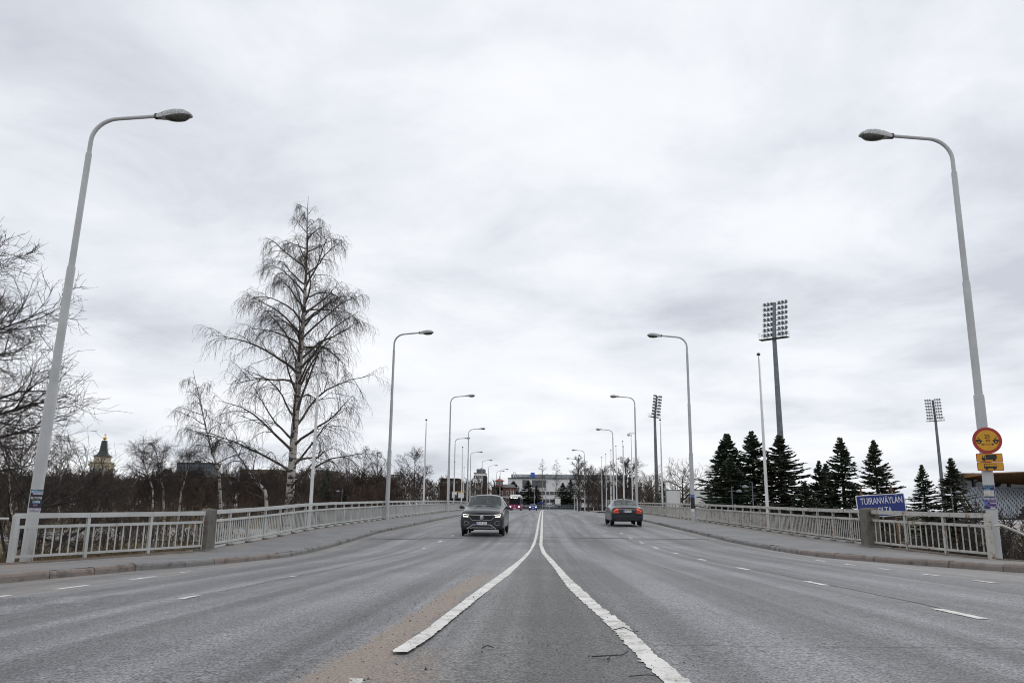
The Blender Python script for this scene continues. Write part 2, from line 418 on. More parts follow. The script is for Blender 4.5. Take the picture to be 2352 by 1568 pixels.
M_NEEDLE = pm('spruce_needle', (.022, .036, .016), .7, .5, 1.2); M_NEEDLE2 = pm('spruce_needle_dry', (.028, .034, .017), .7, .5, 1.2)
M_STEEL = pm('galvanised_steel', (.145, .165, .185), .5, .2, 1.5, metal=.2); M_STEELD = pm('dark_steel', (.05, .06, .068), .55, .25, 3)
M_LAMPHEAD = pm('lamp_head_grey', (.46, .47, .475), .55, .35, 22, bmp=.1); M_LENS = pm('dirty_lens', (.075, .073, .068), .3, .35, 9, spec=.5)
M_BLACK = pm('black_plastic', (.012, .012, .013), .5, .2, 8); M_TYRE = pm('tyre_rubber', (.014, .014, .015), .8, .2, 12); M_RIM = pm('alloy_rim', (.30, .31, .32), .3, .15, 6, metal=.8)
M_CHROME = pm('chrome', (.75, .76, .78), .12, .05, 3, metal=1.0); M_SILVER = pm('silver_trim', (.40, .41, .42), .3, .1, 5, metal=.6)
M_WHITE = pm('white_paint', (.72, .72, .71), .5, .08, 3); M_PLATE = pm('plate_white', (.78, .78, .77), .4, .05, 5); M_PBLUE = pm('plate_blue', (.02, .07, .35), .4, .1, 5)
M_INK = pm('black_ink', (.01, .01, .01), .5, .1, 5); M_SEAT = pm('seat_cloth', (.035, .035, .037), .8, .2, 8); M_CREAM = pm('cream_seat', (.42, .40, .36), .7, .1, 6)
M_GLASS = make_glass('car_glass', (.74, .80, .78), .03); M_HGLASS = make_glass('headlight_glass', (.7, .72, .72), .15)
M_WIN = pm('window_glass_dark', (.03, .036, .045), .08, .3, .6, spec=.8); M_RUST = pm('rusty_iron', (.16, .085, .045), .9, .35, 7)
M_SIGNBLUE = pm('sign_blue', (.006, .025, .19), .35, .12, 2); M_SIGNWHITE = pm('sign_white', (.74, .75, .76), .4, .06, 3)
M_YEL = pm('sign_yellow', (.60, .29, .008), .45, .08, 3); M_RED = pm('sign_red', (.33, .022, .015), .45, .1, 3)

# ------------------------------------------------------------------ ground, road, pavements
def grid_obj(name, xs, ys, zf, mat, kind='structure', extra=None):
    """sheet over rows of y; xs is a function of y giving the x stations"""
    rows = [np.asarray(xs(y), float) for y in ys]; n = len(rows[0])
    X = np.array(rows); Y = np.repeat(np.array(ys)[:, None], n, 1); Z = zf(X, Y)
    V = np.stack([X, Y, Z], -1).reshape(-1, 3)
    i = np.arange(len(ys) - 1)[:, None] * n + np.arange(n - 1)[None]
    Q = np.stack([i, i + 1, i + n + 1, i + n], -1).reshape(-1, 4)
    o = link(name, np_mesh(name, V, Q, None, mat)); tag(o, kind=kind); return o

gx = np.concatenate([-np.geomspace(900, 30, 24), np.arange(-28, 29, 1.0), np.geomspace(30, 900, 24)])
gy = np.concatenate([np.arange(-40, 140, 2.0), np.geomspace(140, 4000, 30)])
ground = grid_obj('ground', lambda y: gx, gy, terr_z, M_GROUND)

YR = np.concatenate([np.arange(-30, 2, 2.0), np.arange(2, 120, 1.0), np.arange(120, 701, 5.0)])
def road_half(y): return 8.95 + 26 * (1 - float(sstep((y - 7.0) / 3.0))) - (.0 if y < 110 else -0.3)
road = grid_obj('road', lambda y: np.concatenate([-np.linspace(1, .3, 10) * road_half(y), np.linspace(-.28, .28, 9) * road_half(y), np.linspace(.3, 1, 10) * road_half(y)]), YR, road_z, M_ROAD)
tag(road, 'grey worn asphalt carriageway rising over the bridge')

KL = [(-11.0, 3.0), (-9.2, 8.0), (-8.35, 12.0), (-8.2, 14.3), (-7.97, 16.3), (-7.65, 17.9), (-7.36, 19.9), (-7.10, 22.6), (-7.12, 26), (-7.12, 40), (-7.12, 60), (-7.15, 110)]
KR = [(12.5, 9.0), (10.2, 11.5), (8.9, 13.6), (8.4, 14.7), (8.2, 15.5), (7.92, 16.7), (7.56, 18), (7.34, 19.2), (7.08, 20.6), (6.98, 22.4), (7.1, 26), (7.15, 40), (7.2, 60), (7.25, 96)]
def path_sampler(P):
    P = np.array(P, float); d = np.concatenate([[0], np.cumsum(np.hypot(*np.diff(P, axis=0).T))])
    return (lambda s: np.array([np.interp(s, d, P[:, 0]), np.interp(s, d, P[:, 1])])), d[-1]
KH = 0.13
def kerb_x(P, y):
    P = np.array(P); return np.interp(y, P[:, 1], P[:, 0])
def walk_outer(side, y):
    if side < 0: return np.interp(y, [3, 12, 17.6, 20, 23, 25, 115], [-17, -13.4, -12.2, -11.1, -10.1, -10.05, -10.05])
    return np.interp(y, [9, 14, 19.6, 22, 25.3, 26.5, 115], [18, 14, 11.6, 11.0, 10.6, 10.55, 10.55])
def walk_rise(side, y):
    return float(np.interp(y, [8, 18, 23, 25], [-.24, -.13, 0.0, .06])) if side < 0 else float(np.interp(y, [12, 20.5, 25.2, 27], [-.18, -.12, .0, .06]))
def walk(side, name, KP, y0, y1):
    ys = np.arange(y0, y1 + .01, 0.8)
    rows = []
    for y in ys:
        k = kerb_x(KP, y) + side * 0.16; o = walk_outer(side, y)
        xs = np.linspace(k, o, 6); zs = [float(road_z(k, y)) + KH - 0.006 + walk_rise(side, y) * i / 5 for i in range(6)]
        rows.append([(x, y, z) for x, z in zip(xs, zs)] + [(o + side * .01, y, zs[-1] - .9)])
    V = np.array(rows).reshape(-1, 3); n = 7; i = np.arange(len(ys) - 1)[:, None] * n + np.arange(n - 1)[None]
    Q = np.stack([i, i + 1, i + n + 1, i + n], -1).reshape(-1, 4)
    if side < 0: Q = Q[:, ::-1]
    return tag(link(name, np_mesh(name, V, Q, None, M_WALK, False)), kind='structure')
walk(-1, 'pavement_left', KL, 4, 108); walk(1, 'pavement_right', KR, 10, 95)
def walk_z(side, x, y):
    KP = KL if side < 0 else KR; k = float(kerb_x(KP, y)) + side * .16
    t = min(1.0, max(0.0, (x - k) / (float(walk_outer(side, y)) - k)))
    return float(road_z(k, y)) + KH - .006 + walk_rise(side, y) * t

def kerb(name, KP, side, pink_until, seed):
    rnd = random.Random(seed); f, Ltot = path_sampler(KP)
    root = thing(name, None, None); root['kind'] = 'structure'
    s = 0.0
    while s < Ltot - .2:
        p = f(s); L = rnd.uniform(1.0, 1.7) if p[1] < 60 else 2.4
        if p[1] > 60: L = 3.0
        e = min(s + L, Ltot); a, b_ = f(s + .012), f(e - .012)
        t = (b_ - a) / np.linalg.norm(b_ - a); nrm = np.array([-t[1], t[0]]) * (1 if side < 0 else -1)   # towards the pavement
        dz = rnd.uniform(-.012, .012); off = rnd.uniform(-.015, .015); rows = []
        K = 4
        for i in range(K + 1):
            q = f(s + .012 + (e - s - .024) * i / K); z = float(road_z(q[0], q[1]))
            q = q + nrm * off; j = rnd.uniform(-.006, .006)
            rows.append([(q[0] + nrm[0] * d, q[1] + nrm[1] * d, z + h + (j if h > .05 else 0)) for d, h in ((.0, -.1), (-.0, .075 + dz), (.018, KH - .018 + dz), (.05, KH + dz + .002), (.155, KH + dz), (.16, -.1))])
        mb = MB(); vs = [v for r in rows for v in r]; fs = [tuple(range(6)), tuple(range(K * 6 + 5, K * 6 - 1, -1))]
        for i in range(K):
            for k in range(6): fs.append((i * 6 + k, i * 6 + (k + 1) % 6, (i + 1) * 6 + (k + 1) % 6, (i + 1) * 6 + k))
        mb.add(vs, fs)
        pk = p[1] < pink_until
        if side < 0 and 15.2 < p[1] < 17.8: pk = False
        mb.build('kerb_stone', M_GRANP if pk else M_GRAN, root)
        s = e
    return root
kerb('kerb_left', KL, -1, 21.9, 3); kerb('kerb_right', KR, 1, 23.2, 4)

M_SOIL = pm('bare_soil', (.105, .078, .058), .95, .4, 7, bmp=.5)
def verge(name, side, y0, y1, w0, seed):
    rv_ = np.random.default_rng(seed); ys = np.arange(y0, y1, .18); n_ = len(ys)
    wob_ = np.convolve(rv_.normal(0, .14, n_ + 6), np.ones(5) / 5, 'same')[:n_]
    rows = []
    for y, wv in zip(ys, wob_):
        o = float(walk_outer(side, y)); k = o - side * max(.12, w0 + wv * 2.2)
        rows.append([(k, y, walk_z(side, k, y) + .004), ((k + o) / 2, y, walk_z(side, (k + o) / 2, y) + .03), (o + side * .06, y, walk_z(side, o, y) + .02), (o + side * .30, y, walk_z(side, o, y) - .22)])
    V = np.array(rows).reshape(-1, 3); i = np.arange(n_ - 1)[:, None] * 4 + np.arange(3)[None]
    tag(link(name, np_mesh(name, V, np.stack([i, i + 1, i + 5, i + 4], -1).reshape(-1, 4), None, M_SOIL)), kind='structure')
verge('soil_verge_left', -1, 9, 22.6, .62, 1); verge('soil_verge_right', 1, 15, 24.8, .38, 2)

# painted markings: sheets 4 mm above the road
def stripe(name, Ls, Rs, jit, seed, dz=.005, mat=M_LINE, parent=road):
    """a painted stripe between two edge polylines of x over y"""
    rnd = np.random.default_rng(seed); Ls, Rs = np.array(Ls), np.array(Rs)
    y0, y1 = max(Ls[0, 1], Rs[0, 1]), min(Ls[-1, 1], Rs[-1, 1])
    ys = np.unique(np.concatenate([[y0], np.arange(y0, min(y1, 30), .035), np.arange(max(y0, 30), y1, 1.0 if y1 - y0 > 5 else .2), [y1]]))
    def walkn(n, a):
        w = rnd.normal(0, 1, n + 8); k = np.array([.15, 1, .3]); w = np.convolve(w, k / k.sum(), 'same')[:n]
        return w * a + np.where(rnd.random(n) < .07, rnd.normal(0, a * 1.5, n), 0)
    xl = np.interp(ys, Ls[:, 1], Ls[:, 0]) + walkn(len(ys), jit); xr = np.interp(ys, Rs[:, 1], Rs[:, 0]) + walkn(len(ys), jit)
    xm = (xl + xr) / 2
    V = np.stack([np.stack([x, ys, road_z(x, ys) + dz], -1) for x in (xl, xm, xr)], 1).reshape(-1, 3)
    i = np.arange(len(ys) - 1)[:, None] * 3 + np.arange(2)[None]
    return link(name, np_mesh(name, V, np.stack([i, i + 1, i + 4, i + 3], -1).reshape(-1, 4), None, mat, False), parent)
stripe('median_line', [(-.885, 4.75), (-.82, 5.73), (-.75, 8.34), (-.63, 12.13), (-.47, 18.15), (-.37, 23.5), (-.33, 29.5), (-.31, 36), (-.31, 60), (-.30, 130), (-.28, 215)],
       [(-.78, 4.85), (-.73, 5.41), (-.63, 8.36), (-.48, 12.38), (-.35, 19.5), (-.24, 28.1), (-.20, 36), (-.19, 60), (-.15, 130), (-.10, 215)], .005, 1)
stripe('median_line', [(.66, 3.0), (.58, 4.09), (.54, 4.86), (.51, 5.8), (.46, 6.82), (.39, 7.98), (.30, 9.78), (.20, 14.32), (-.02, 21.86), (-.11, 27.5), (-.10, 36), (-.08, 60), (-.02, 130), (.06, 215)],
       [(.80, 3.0), (.71, 4.1), (.66, 4.88), (.63, 6.19), (.54, 7.52), (.39, 11.35), (.22, 17.9), (.09, 21.9), (.0, 27.5), (.02, 36), (.04, 60), (.12, 130), (.24, 215)], .008, 2)
rr = random.Random(5)
def dash(x, y0, L, w=.105):
    stripe('lane_dash', [(x - w / 2, y0), (x - w / 2, y0 + L)], [(x + w / 2, y0 + .02), (x + w / 2, y0 + L + .02)], .006, rr.randint(0, 9999))
for i in range(9): dash(3.65 if i < 2 else 3.6, 7.04 + 3.74 * i, .82)
for i in range(10): dash(3.6, 46 + 5.2 * i, .35, .06)
for y, L in ((8.98, .46), (8.70, .16), (12.95, .22)): dash(-3.98, y, L)
for i in range(5): dash(-3.75, 25.4 + 4.05 * i, .85)
for y in (9.55, 11.45, 13.55): dash(-6.88, y, .92)
dash(-6.93, 15.5, .5, .07)
for y in (11.70, 13.32, 15.1, 16.86, 18.6): dash(6.3, y, .60, .09)
stripe('paint_remnant', [(-.93, 3.75), (-.90, 4.05)], [(-.80, 3.75), (-.84, 4.05)], .02, 77)
# joint seals and cracks, dark tar strips
M_TAR = pm('tar_seal', (.055, .055, .060), .5, .3, 4); M_TARL = pm('old_tar_seal', (.105, .106, .112), .6, .3, 4)
def cross_strip(x0, x1, y, slope, w, mat, seed):
    rnd = np.random.default_rng(seed); xs = np.arange(x0, x1, .25); yy = y + slope * (xs - x0) + np.cumsum(rnd.normal(0, .012, len(xs)))
    ww = w * (0.7 + .5 * rnd.random(len(xs)))
    V = np.stack([np.stack([xs, yy + s * ww / 2, road_z(xs, yy) + .004], -1) for s in (-1, 1)], 1).reshape(-1, 3)
    i = np.arange(len(xs) - 1) * 2; link('joint_seal', np_mesh('joint_seal', V, np.stack([i, i + 2, i + 3, i + 1], -1), None, mat, False), road)
cross_strip(-7.0, -.4, 31.2, .30, .42, M_TARL, 1); cross_strip(.15, 6.9, 33.4, -.03, .46, M_TARL, 2)
cross_strip(.3, 6.9, 28.3, .05, .07, M_TAR, 3); cross_strip(-6.8, 6.9, 8.35, .02, .010, M_TARL, 4); cross_strip(-5.5, -2.2, 9.6, -.03, .012, M_TARL, 5)
cross_strip(.75, 6, 5.3, .03, .008, M_TARL, 6); cross_strip(-6.5, -1.5, 12.9, .12, .014, M_TARL, 7)
def long_crack(x, y0, y1, w, seed, mat=M_TARL):
    rnd = np.random.default_rng(seed); ys = np.arange(y0, y1, .3); xs = x + np.cumsum(rnd.normal(0, .012, len(ys)))
    V = np.stack([np.stack([xs + s * w / 2, ys, road_z(xs, ys) + .0045], -1) for s in (-1, 1)], 1).reshape(-1, 3)
    i = np.arange(len(ys) - 1) * 2; link('crack', np_mesh('crack', V, np.stack([i, i + 1, i + 3, i + 2], -1), None, mat, False), road)
long_crack(3.72, 7.9, 26, .022, 11); long_crack(-3.95, 9.5, 17, .02, 12); long_crack(-3.95, 19, 27, .03, 13); long_crack(3.66, 40, 110, .06, 14); long_crack(-1.8, 40, 100, .05, 15)

# ------------------------------------------------------------------ railings
def railing(name, label, path, side, mat, bal_gap, post_gap, baseline=0.0, footings=True, cap_at=300, zf=None, end_post=False):
    f, Lt = path_sampler(path); p0 = f(0)
    zf = zf or (lambda q: walk_z(side, q[0], q[1]))
    org = Vector((p0[0], p0[1], zf(p0))); root = thing(name, label, 'railing', org)
    P = lambda s, h=0.0: Vector((*f(s), zf(f(s)) + h)) - org
    n_b = max(1, round(Lt / post_gap)); gap = Lt / n_b
    ang = lambda s: math.atan2(*(f(min(s + .3, Lt)) - f(max(s - .3, 0)))[::-1])
    post_mb = MB(); post_mb.box((0, -.028, .50), (.075, .014, 1.0)); post_mb.box((0, .028, .50), (.075, .014, 1.0)); post_mb.box((0, 0, .50), (.012, .056, 1.0))
    po = post_mb.build('post', mat, root); po.location = P(0.04); po.rotation_euler = (0, 0, ang(0))
    foot = None
    for i in range(1, n_b + 1):
        s = min(i * gap, Lt - .04); o = link('post', po.data, root, P(s), (0, 0, ang(s)))
    if footings:
        fm = MB(); fm.cbox((0, 0, -.03), (.42, .30, .16), .03); fo = fm.build('footing', M_CONC, root); fo.location = P(gap * .5) if False else P(0.04); fo.rotation_euler = (0, 0, ang(0))
        for i in range(1, n_b + 1): link('footing', fo.data, root, P(min(i * gap, Lt - .04)), (0, 0, ang(i * gap)))
    k = 3 if n_b > 6 else 1
    for i in range(0, n_b, k):
        a, b_ = i * gap + .004, min((i + k) * gap, Lt) - .004
        for nm, h, w, hh in (('top_rail', 1.045, .11, .115), ('middle_rail', .795, .06, .07), ('bottom_rail', .135, .06, .055)):
            mb = MB(); sub = 1 if b_ - a < 6 else 2
            for j in range(sub): mb.beam(P(a + (b_ - a) * j / sub, h), P(a + (b_ - a) * (j + 1) / sub, h), w, hh)
            mb.build(nm, mat, root)
        if footings: MB().beam(P(a, .035), P(b_, .035), .05, .07).build('lower_beam', mat, root)
    bm_ = MB().box((0, 0, .465), (.022, .026, .62)); bo = None; n = 0; rest = MB()
    s = bal_gap * .6
    rnd = random.Random(3)
    while s < Lt - .05:
        if abs((s / gap) - round(s / gap)) * gap > .045:
            if n < cap_at:
                r = (rnd.uniform(-.005, .005), rnd.uniform(-.005, .005), ang(s))
                if bo is None: bo = bm_.build('baluster', mat, root, P(s), r)
                else: link('baluster', bo.data, root, P(s), r)
            else: rest.box(P(s) + Vector((0, 0, .465)), (.022, .026, .62))
            n += 1
        s += bal_gap
    if rest.v: tag(rest.build('far_balusters', mat, root), kind='stuff')
    if end_post:
        MB().cbox((0, 0, .52), (.10, .14, 1.08), .004).build('end_post', mat, root, P(Lt - .02), (0, 0, ang(Lt)))
    return root
PIL_L, PIL_R = (-9.72, 23.1), (10.2, 25.6)
END_L, END_R = (-12.0, 18.1), (10.98, 20.5)
railing('bridge_railing', 'long grey-white bridge railing with close balusters along the left pavement', [(RAIL_L, 23.55), (RAIL_L, 106)], -1, M_RAIL, .175, 1.62)
railing('bridge_railing', 'long rust-streaked bridge railing with close balusters along the right pavement', [(RAIL_R, 26.0), (RAIL_R, 94)], 1, M_RAILR, .175, 1.62)
railing('approach_railing', 'short white railing with wide-set bars beside the poster-clad left lamp', [PIL_L, END_L], -1, M_RAIL, .21, 1.86, footings=False, end_post=True)
railing('approach_railing', 'short rusty white railing with wide-set bars in front of the blue bridge sign', [PIL_R, END_R], 1, M_RAILR, .25, 1.72, footings=False, end_post=True)
# tube handrails leading away from the railing ends
def handrail(label, pts, mat, legs):
    z0 = Vector(pts[0]); t = thing('handrail', label, 'handrail', z0)
    MB().tube([Vector(p) - z0 for p in pts], .028, 8).build('rail_tube', mat, t, smooth=True)
    for x, y, z, zb in legs: MB().tube([Vector((x, y, zb)) - z0, Vector((x, y, z)) - z0], .026, 8).build('leg', mat, t, smooth=True)
zl = walk_z(-1, *END_L); zr = walk_z(1, *END_R)
handrail('white tube handrail running off the left end of the left railing', [(-12.08, 18.0, zl + .98), (-12.5, 17.7, zl + .98), (-14.6, 16.6, zl + .95)], M_RAIL, [(-14.4, 16.7, zl + .95, zl - .5)])
handrail('white tube handrail sloping down the stair at the right railing end', [(11.06, 20.4, zr + .80), (11.22, 20.35, zr + .82), (12.15, 19.95, zr + .32), (12.9, 19.6, zr - .12)], M_RAILR, [(12.05, 20.0, zr + .37, zr - .9)])

def pillar(label, loc, rz, side, txt, sx=1.0, sy=1.0):
    x, y = loc; z = walk_z(side, x, y); t = thing('stone_pillar', label, 'pillar', (x, y, z), rz)
    mb = MB()
    prof = [(-.10, .215, .36), (1.10, .205, .345), (1.155, .18, .31), (1.17, .02, .05)]
    vs = []
    for h, hx, hy in [(a, b * sx, c_ * sy) for a, b, c_ in prof]: vs += [(hx, -hy, h), (hx, hy, h), (-hx, hy, h), (-hx, -hy, h)]
    fs = [(3, 2, 1, 0), (12, 13, 14, 15)] + [(i * 4 + k, i * 4 + (k + 1) % 4, i * 4 + 4 + (k + 1) % 4, i * 4 + 4 + k) for i in range(3) for k in range(4)]
    mb.add(vs, fs).build('shaft', M_CONC, t)
    MB().cbox((0, -.05, -.02), (.50 * sx + .08, .9, .10), .02).build('base_slab', M_CONC, t)
    if txt:
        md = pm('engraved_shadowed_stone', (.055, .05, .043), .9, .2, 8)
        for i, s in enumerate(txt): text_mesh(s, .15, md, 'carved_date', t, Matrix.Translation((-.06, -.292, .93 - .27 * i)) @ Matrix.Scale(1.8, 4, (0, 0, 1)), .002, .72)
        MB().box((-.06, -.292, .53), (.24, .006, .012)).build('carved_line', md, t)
    else:
        mr = pm('red_scribble', (.16, .03, .03), .8, .2, 9)
        mb = MB(); rnd = random.Random(8)
        for k in range(4):
            zc = .92 - k * .15; pts = [(-.07 + .03 * i + rnd.uniform(-.015, .015), -.292, zc + rnd.uniform(-.07, .07)) for i in range(6)]
            mb.tube(pts, .007, 4)
        mb.build('graffiti', mr, t)
pillar('grey stone pillar with faint red scribble between the left railings', (PIL_L[0] + .02, PIL_L[1] + .22), 0.0, -1, None, .58, .8)
pillar('grey stone pillar with carved dates in front of the blue sign', (PIL_R[0], PIL_R[1] + .2), 0.0, 1, ('1948', '1992'), .95, .8)

# ------------------------------------------------------------------ street lamps
LAMP_H = 12.0
def make_lamp():
    root = thing('street_lamp', 'x', 'street lamp')
    def sec(z0, z1, r0, r1): return MB().lathe([(r0, z0), (r1, z1 - .05), (r1 * .93, z1)], 14)
    sec(-.4, 4.55, .134, .127).build('pole', M_POLE, root, smooth=True)
    sec(4.50, 7.7, .099, .096).build('pole_section', M_POLE, root, smooth=True)
    sec(7.65, 10.95, .076, .074).build('pole_section', M_POLE, root, smooth=True)
    pts = [(0, 0, 10.9), (0, 0, 11.32)]
    for k in range(1, 9):
        a = k / 8 * math.radians(86); pts.append((.66 * (1 - math.cos(a)), 0, 11.32 + .66 * math.sin(a)))
    x, _, z = pts[-1]; pts.append((x + 1.08, 0, z + .10))
    MB().tube(pts, [.056] * 8 + [.050] * 3, 10).build('arm', M_POLE, root, smooth=True)
    hx, hz = x + .98, z + .09
    st = [(0, .06, .06, .06), (.10, .085, .09, .07), (.30, .155, .135, .07), (.52, .195, .165, .05), (.74, .185, .145, .035), (.90, .12, .05, .03), (.93, .08, .02, .025)]
    mb = MB(); vs = []; n = 10
    for s, w, up, dn in st:
        for k in range(n):
            a = 2 * math.pi * k / n; c, sn = math.cos(a), math.sin(a)
            yy = math.copysign(abs(c) ** .5, c) * w; zz = (abs(sn) ** .6 * up * .9) if sn > 0 else max(sn * dn * 1.6, -dn)
            vs.append((hx + s, yy, hz + zz + s * .05))
    fs = [(i * n + k, i * n + (k + 1) % n, (i + 1) * n + (k + 1) % n, (i + 1) * n + k) for i in range(len(st) - 1) for k in range(n)] + [tuple(range(n)), tuple(range((len(st) - 1) * n, len(st) * n))]
    h = mb.add(vs, fs).build('lamp_head', M_LAMPHEAD, root, smooth=True)
    mb = MB(); M = Matrix.Translation((hx + .55, 0, hz - .005)) @ Matrix.Diagonal((1.06, .53, 1.15, 1))
    mb.lathe([(.32, 0), (.31, -.03), (.24, -.085), (.12, -.11), (.02, -.115)], 18, M); mb.build('lens', M_LENS, h, smooth=True)
    MB().cbox((hx + .06, 0, hz + .003), (.17, .135, .135), .02).build('socket', M_STEELD, h)
    return root
lamp0 = make_lamp()
LAMPS = []
def place_lamp(i, x, y, zb, rz, label, s=1.0):
    o = lamp0 if i == 0 else copy_tree(lamp0)
    o.location = (x, y, zb); o.rotation_euler = (0, 0, rz); o.scale = (s, s, s); o['label'] = label; o['group'] = 'street lamps along the road'; LAMPS.append(o); return o
L1 = place_lamp(0, -12.84, 20.0, float(terr_z(-12.75, 20)) + .05, 0, 'street lamp with a dark concert poster on its pole, nearest on the left')
L1.rotation_euler = (0, .019, 0); L1.scale = (1.1, 1.06, 1.015)
R1 = place_lamp(1, 11.46, 21.2, float(terr_z(11.4, 21.2)) + .05, math.pi, 'street lamp carrying the round yellow sign, nearest on the right')
R1.rotation_euler = (0, -.006, math.pi); R1.scale = (1, 1, .985)
lamp_list = [  # photo position of pole foot and arm height, side, what sets it apart
    (890, 763, -1, 'second street lamp from the left edge, right of the tall birch'),
    (1029, 908, -1, 'third street lamp along the left railing, right of the thin flagpole'),
    (1073, 986, -1, 'fourth street lamp along the left railing, arm just above the dark car'),
    (1042, 1004, -1, 'slim street lamp with sticker-covered foot behind the end of the left railing'),
    (1079, 1036, -1, 'far street lamp on the left just above the dark car roof'),
    (1106, 1055, -1, 'far street lamp on the left beside the pale apartment block'),
    (1121, 1067, -1, 'far street lamp on the left in front of the black chimney'),
    (1140, 1080, -1, 'low far street lamp in front of the red wooden house'),
    (1148, 1077, -1, 'far street lamp with extended tip above the red wooden house'),
    (1591, 770, 1, 'second street lamp from the right edge, left of the large floodlight mast'),
    (1463, 910, 1, 'street lamp with a camera dome on the right, above the dark sedan'),
    (1410, 988, 1, 'third street lamp along the right railing, left of the dark sedan'),
    (1343, 1035, 1, 'street lamp with sticker-covered foot on the kerb island at right'),
    (1326, 1054, 1, 'far street lamp whose arm pokes out of the bare roadside tree'),
    (1254, 1092, 1, 'far street lamp carrying a blue round sign before the white hotel'),
    (1303, 1088, 1, 'far street lamp at the end of the guard fence before the hotel'),
    (1372, 1080, 1, 'far street lamp half hidden by bare trees at right of the hotel')]
LIM = {}
for i, (px, py, sd, lab) in enumerate(lamp_list):
    lo, hi = 25.0, 420.0
    for _ in range(40):
        m = (lo + hi) / 2; q = at(px, py, m)
        if q.z - float(np.interp(m, _G, _GZ)) > LAMP_H - .05: hi = m
        else: lo = m
    q = at(px, 1150, m); x = q.x
    zb = float(terr_z(x, m)) + .1
    near_bridge = m < 106
    if near_bridge: zb = float(np.interp(m, _G, _GZ)) - .15
    else: zb = min(zb + .3, float(np.interp(m, _G, _GZ)))
    o = place_lamp(2 + i, x, m, zb, 0 if sd < 0 else math.pi, lab, 1.0); LIM[i] = o
# small dome camera and stickers on two lamps
o = LIM[10]; t = thing('security_camera', 'small dome camera bracketed on the lamp above the dark sedan', 'camera', Vector(o.location) + Vector((-.1, -.02, 8.3)))
MB().tube([(.02, 0, 0), (-.55, 0, 0)], .03, 6).build('bracket', M_STEEL, t); MB().lathe([(.02, .12), (.13, .1), (.15, 0), (.13, -.1), (.06, -.17)], 10, Matrix.Translation((-.6, 0, -.12))).build('dome', M_WHITE, t, smooth=True)

# ------------------------------------------------------------------ flagpoles
def make_flagpole(H):
    root = thing('flagpole', 'x', 'flagpole')
    MB().lathe([(.075, -.6), (.075, 1.2), (.06, H * .6), (.03, H)], 10).build('pole', M_FLAG, root, smooth=True)
    MB().lathe([(.01, H - .02), (.09, H + .02), (.1, H + .06), (.07, H + .12), (.01, H + .15)], 10).build('finial', M_STEELD, root, smooth=True)
    MB().tube([(.085, 0, .9), (.055, 0, H - .2)], .006, 4).build('halyard', M_WHITE, root)
    return root
fp0 = make_flagpole(9.0); nfp = 0
def place_flag(px, py, Y, label, base_y=1160):
    global nfp
    q = at(px, base_y, Y); top = at(px, py, Y).z
    zb = float(np.interp(Y, _G, _GZ)) - .1; s = (top - zb) / 9.1
    o = fp0 if nfp == 0 else copy_tree(fp0); nfp += 1
    o.location = (q.x, Y, zb); o.scale = (1.0 if s > .7 else .8, 1.0 if s > .7 else .8, s); o['label'] = label; o['group'] = 'white flagpoles by the bridge'
place_flag(713, 805, 35.5, 'white flagpole in front of the tall birch', 1165)
place_flag(972.5, 963, 68.5, 'thin white flagpole midway between second and third left lamps')
place_flag(1059.5, 1026, 101, 'white flagpole in front of the bus stop signs')
place_flag(1042, 1060, 121, 'short white flagpole left of the bus stop signs')
place_flag(1064, 1072, 133, 'short white flagpole right of the bus stop signs')
place_flag(1090.5, 1090, 175, 'low white flagpole rising behind the dark car on the left')
place_flag(1119, 1098, 195, 'low white pole between the black chimney and the red house')
place_flag(1762, 812, 39.5, 'white flagpole in front of the double-topped spruce')
place_flag(1522, 963, 72.5, 'white flagpole touching the slim floodlight mast at centre right')
place_flag(1434, 1024.5, 101, 'white flagpole rising above the dark sedan roof')
place_flag(1403, 1059.5, 140, 'short white flagpole by the white wall left of the sedan')
for px, py, Y, lab in ((1453, 999, 112, 'tallest of the thin masts between sedan and lamp at right'), (1433, 1012.5, 121, 'thin mast just left of the flagpole above the sedan'), (1417, 1023.5, 130, 'thin mast right of the third right-hand lamp'),
                       (1405, 1033, 139, 'thin mast second from left in the row above bare trees'), (1393, 1042, 148, 'thin mast with its tip above the bare trees, left of the row'), (1383, 1049, 157, 'leftmost and lowest thin mast above the bare trees'),
                       (1173, 1118, 215, 'white pole beside the bus roof on the left'), (1178.5, 1122, 222, 'short white pole above the bus roof'), (1227, 1122, 240, 'white pole in front of a dark conifer behind the blue car'), (1319, 1128, 190, 'low white pole at the left end of the kerb island')):
    place_flag(px, py, Y, lab)

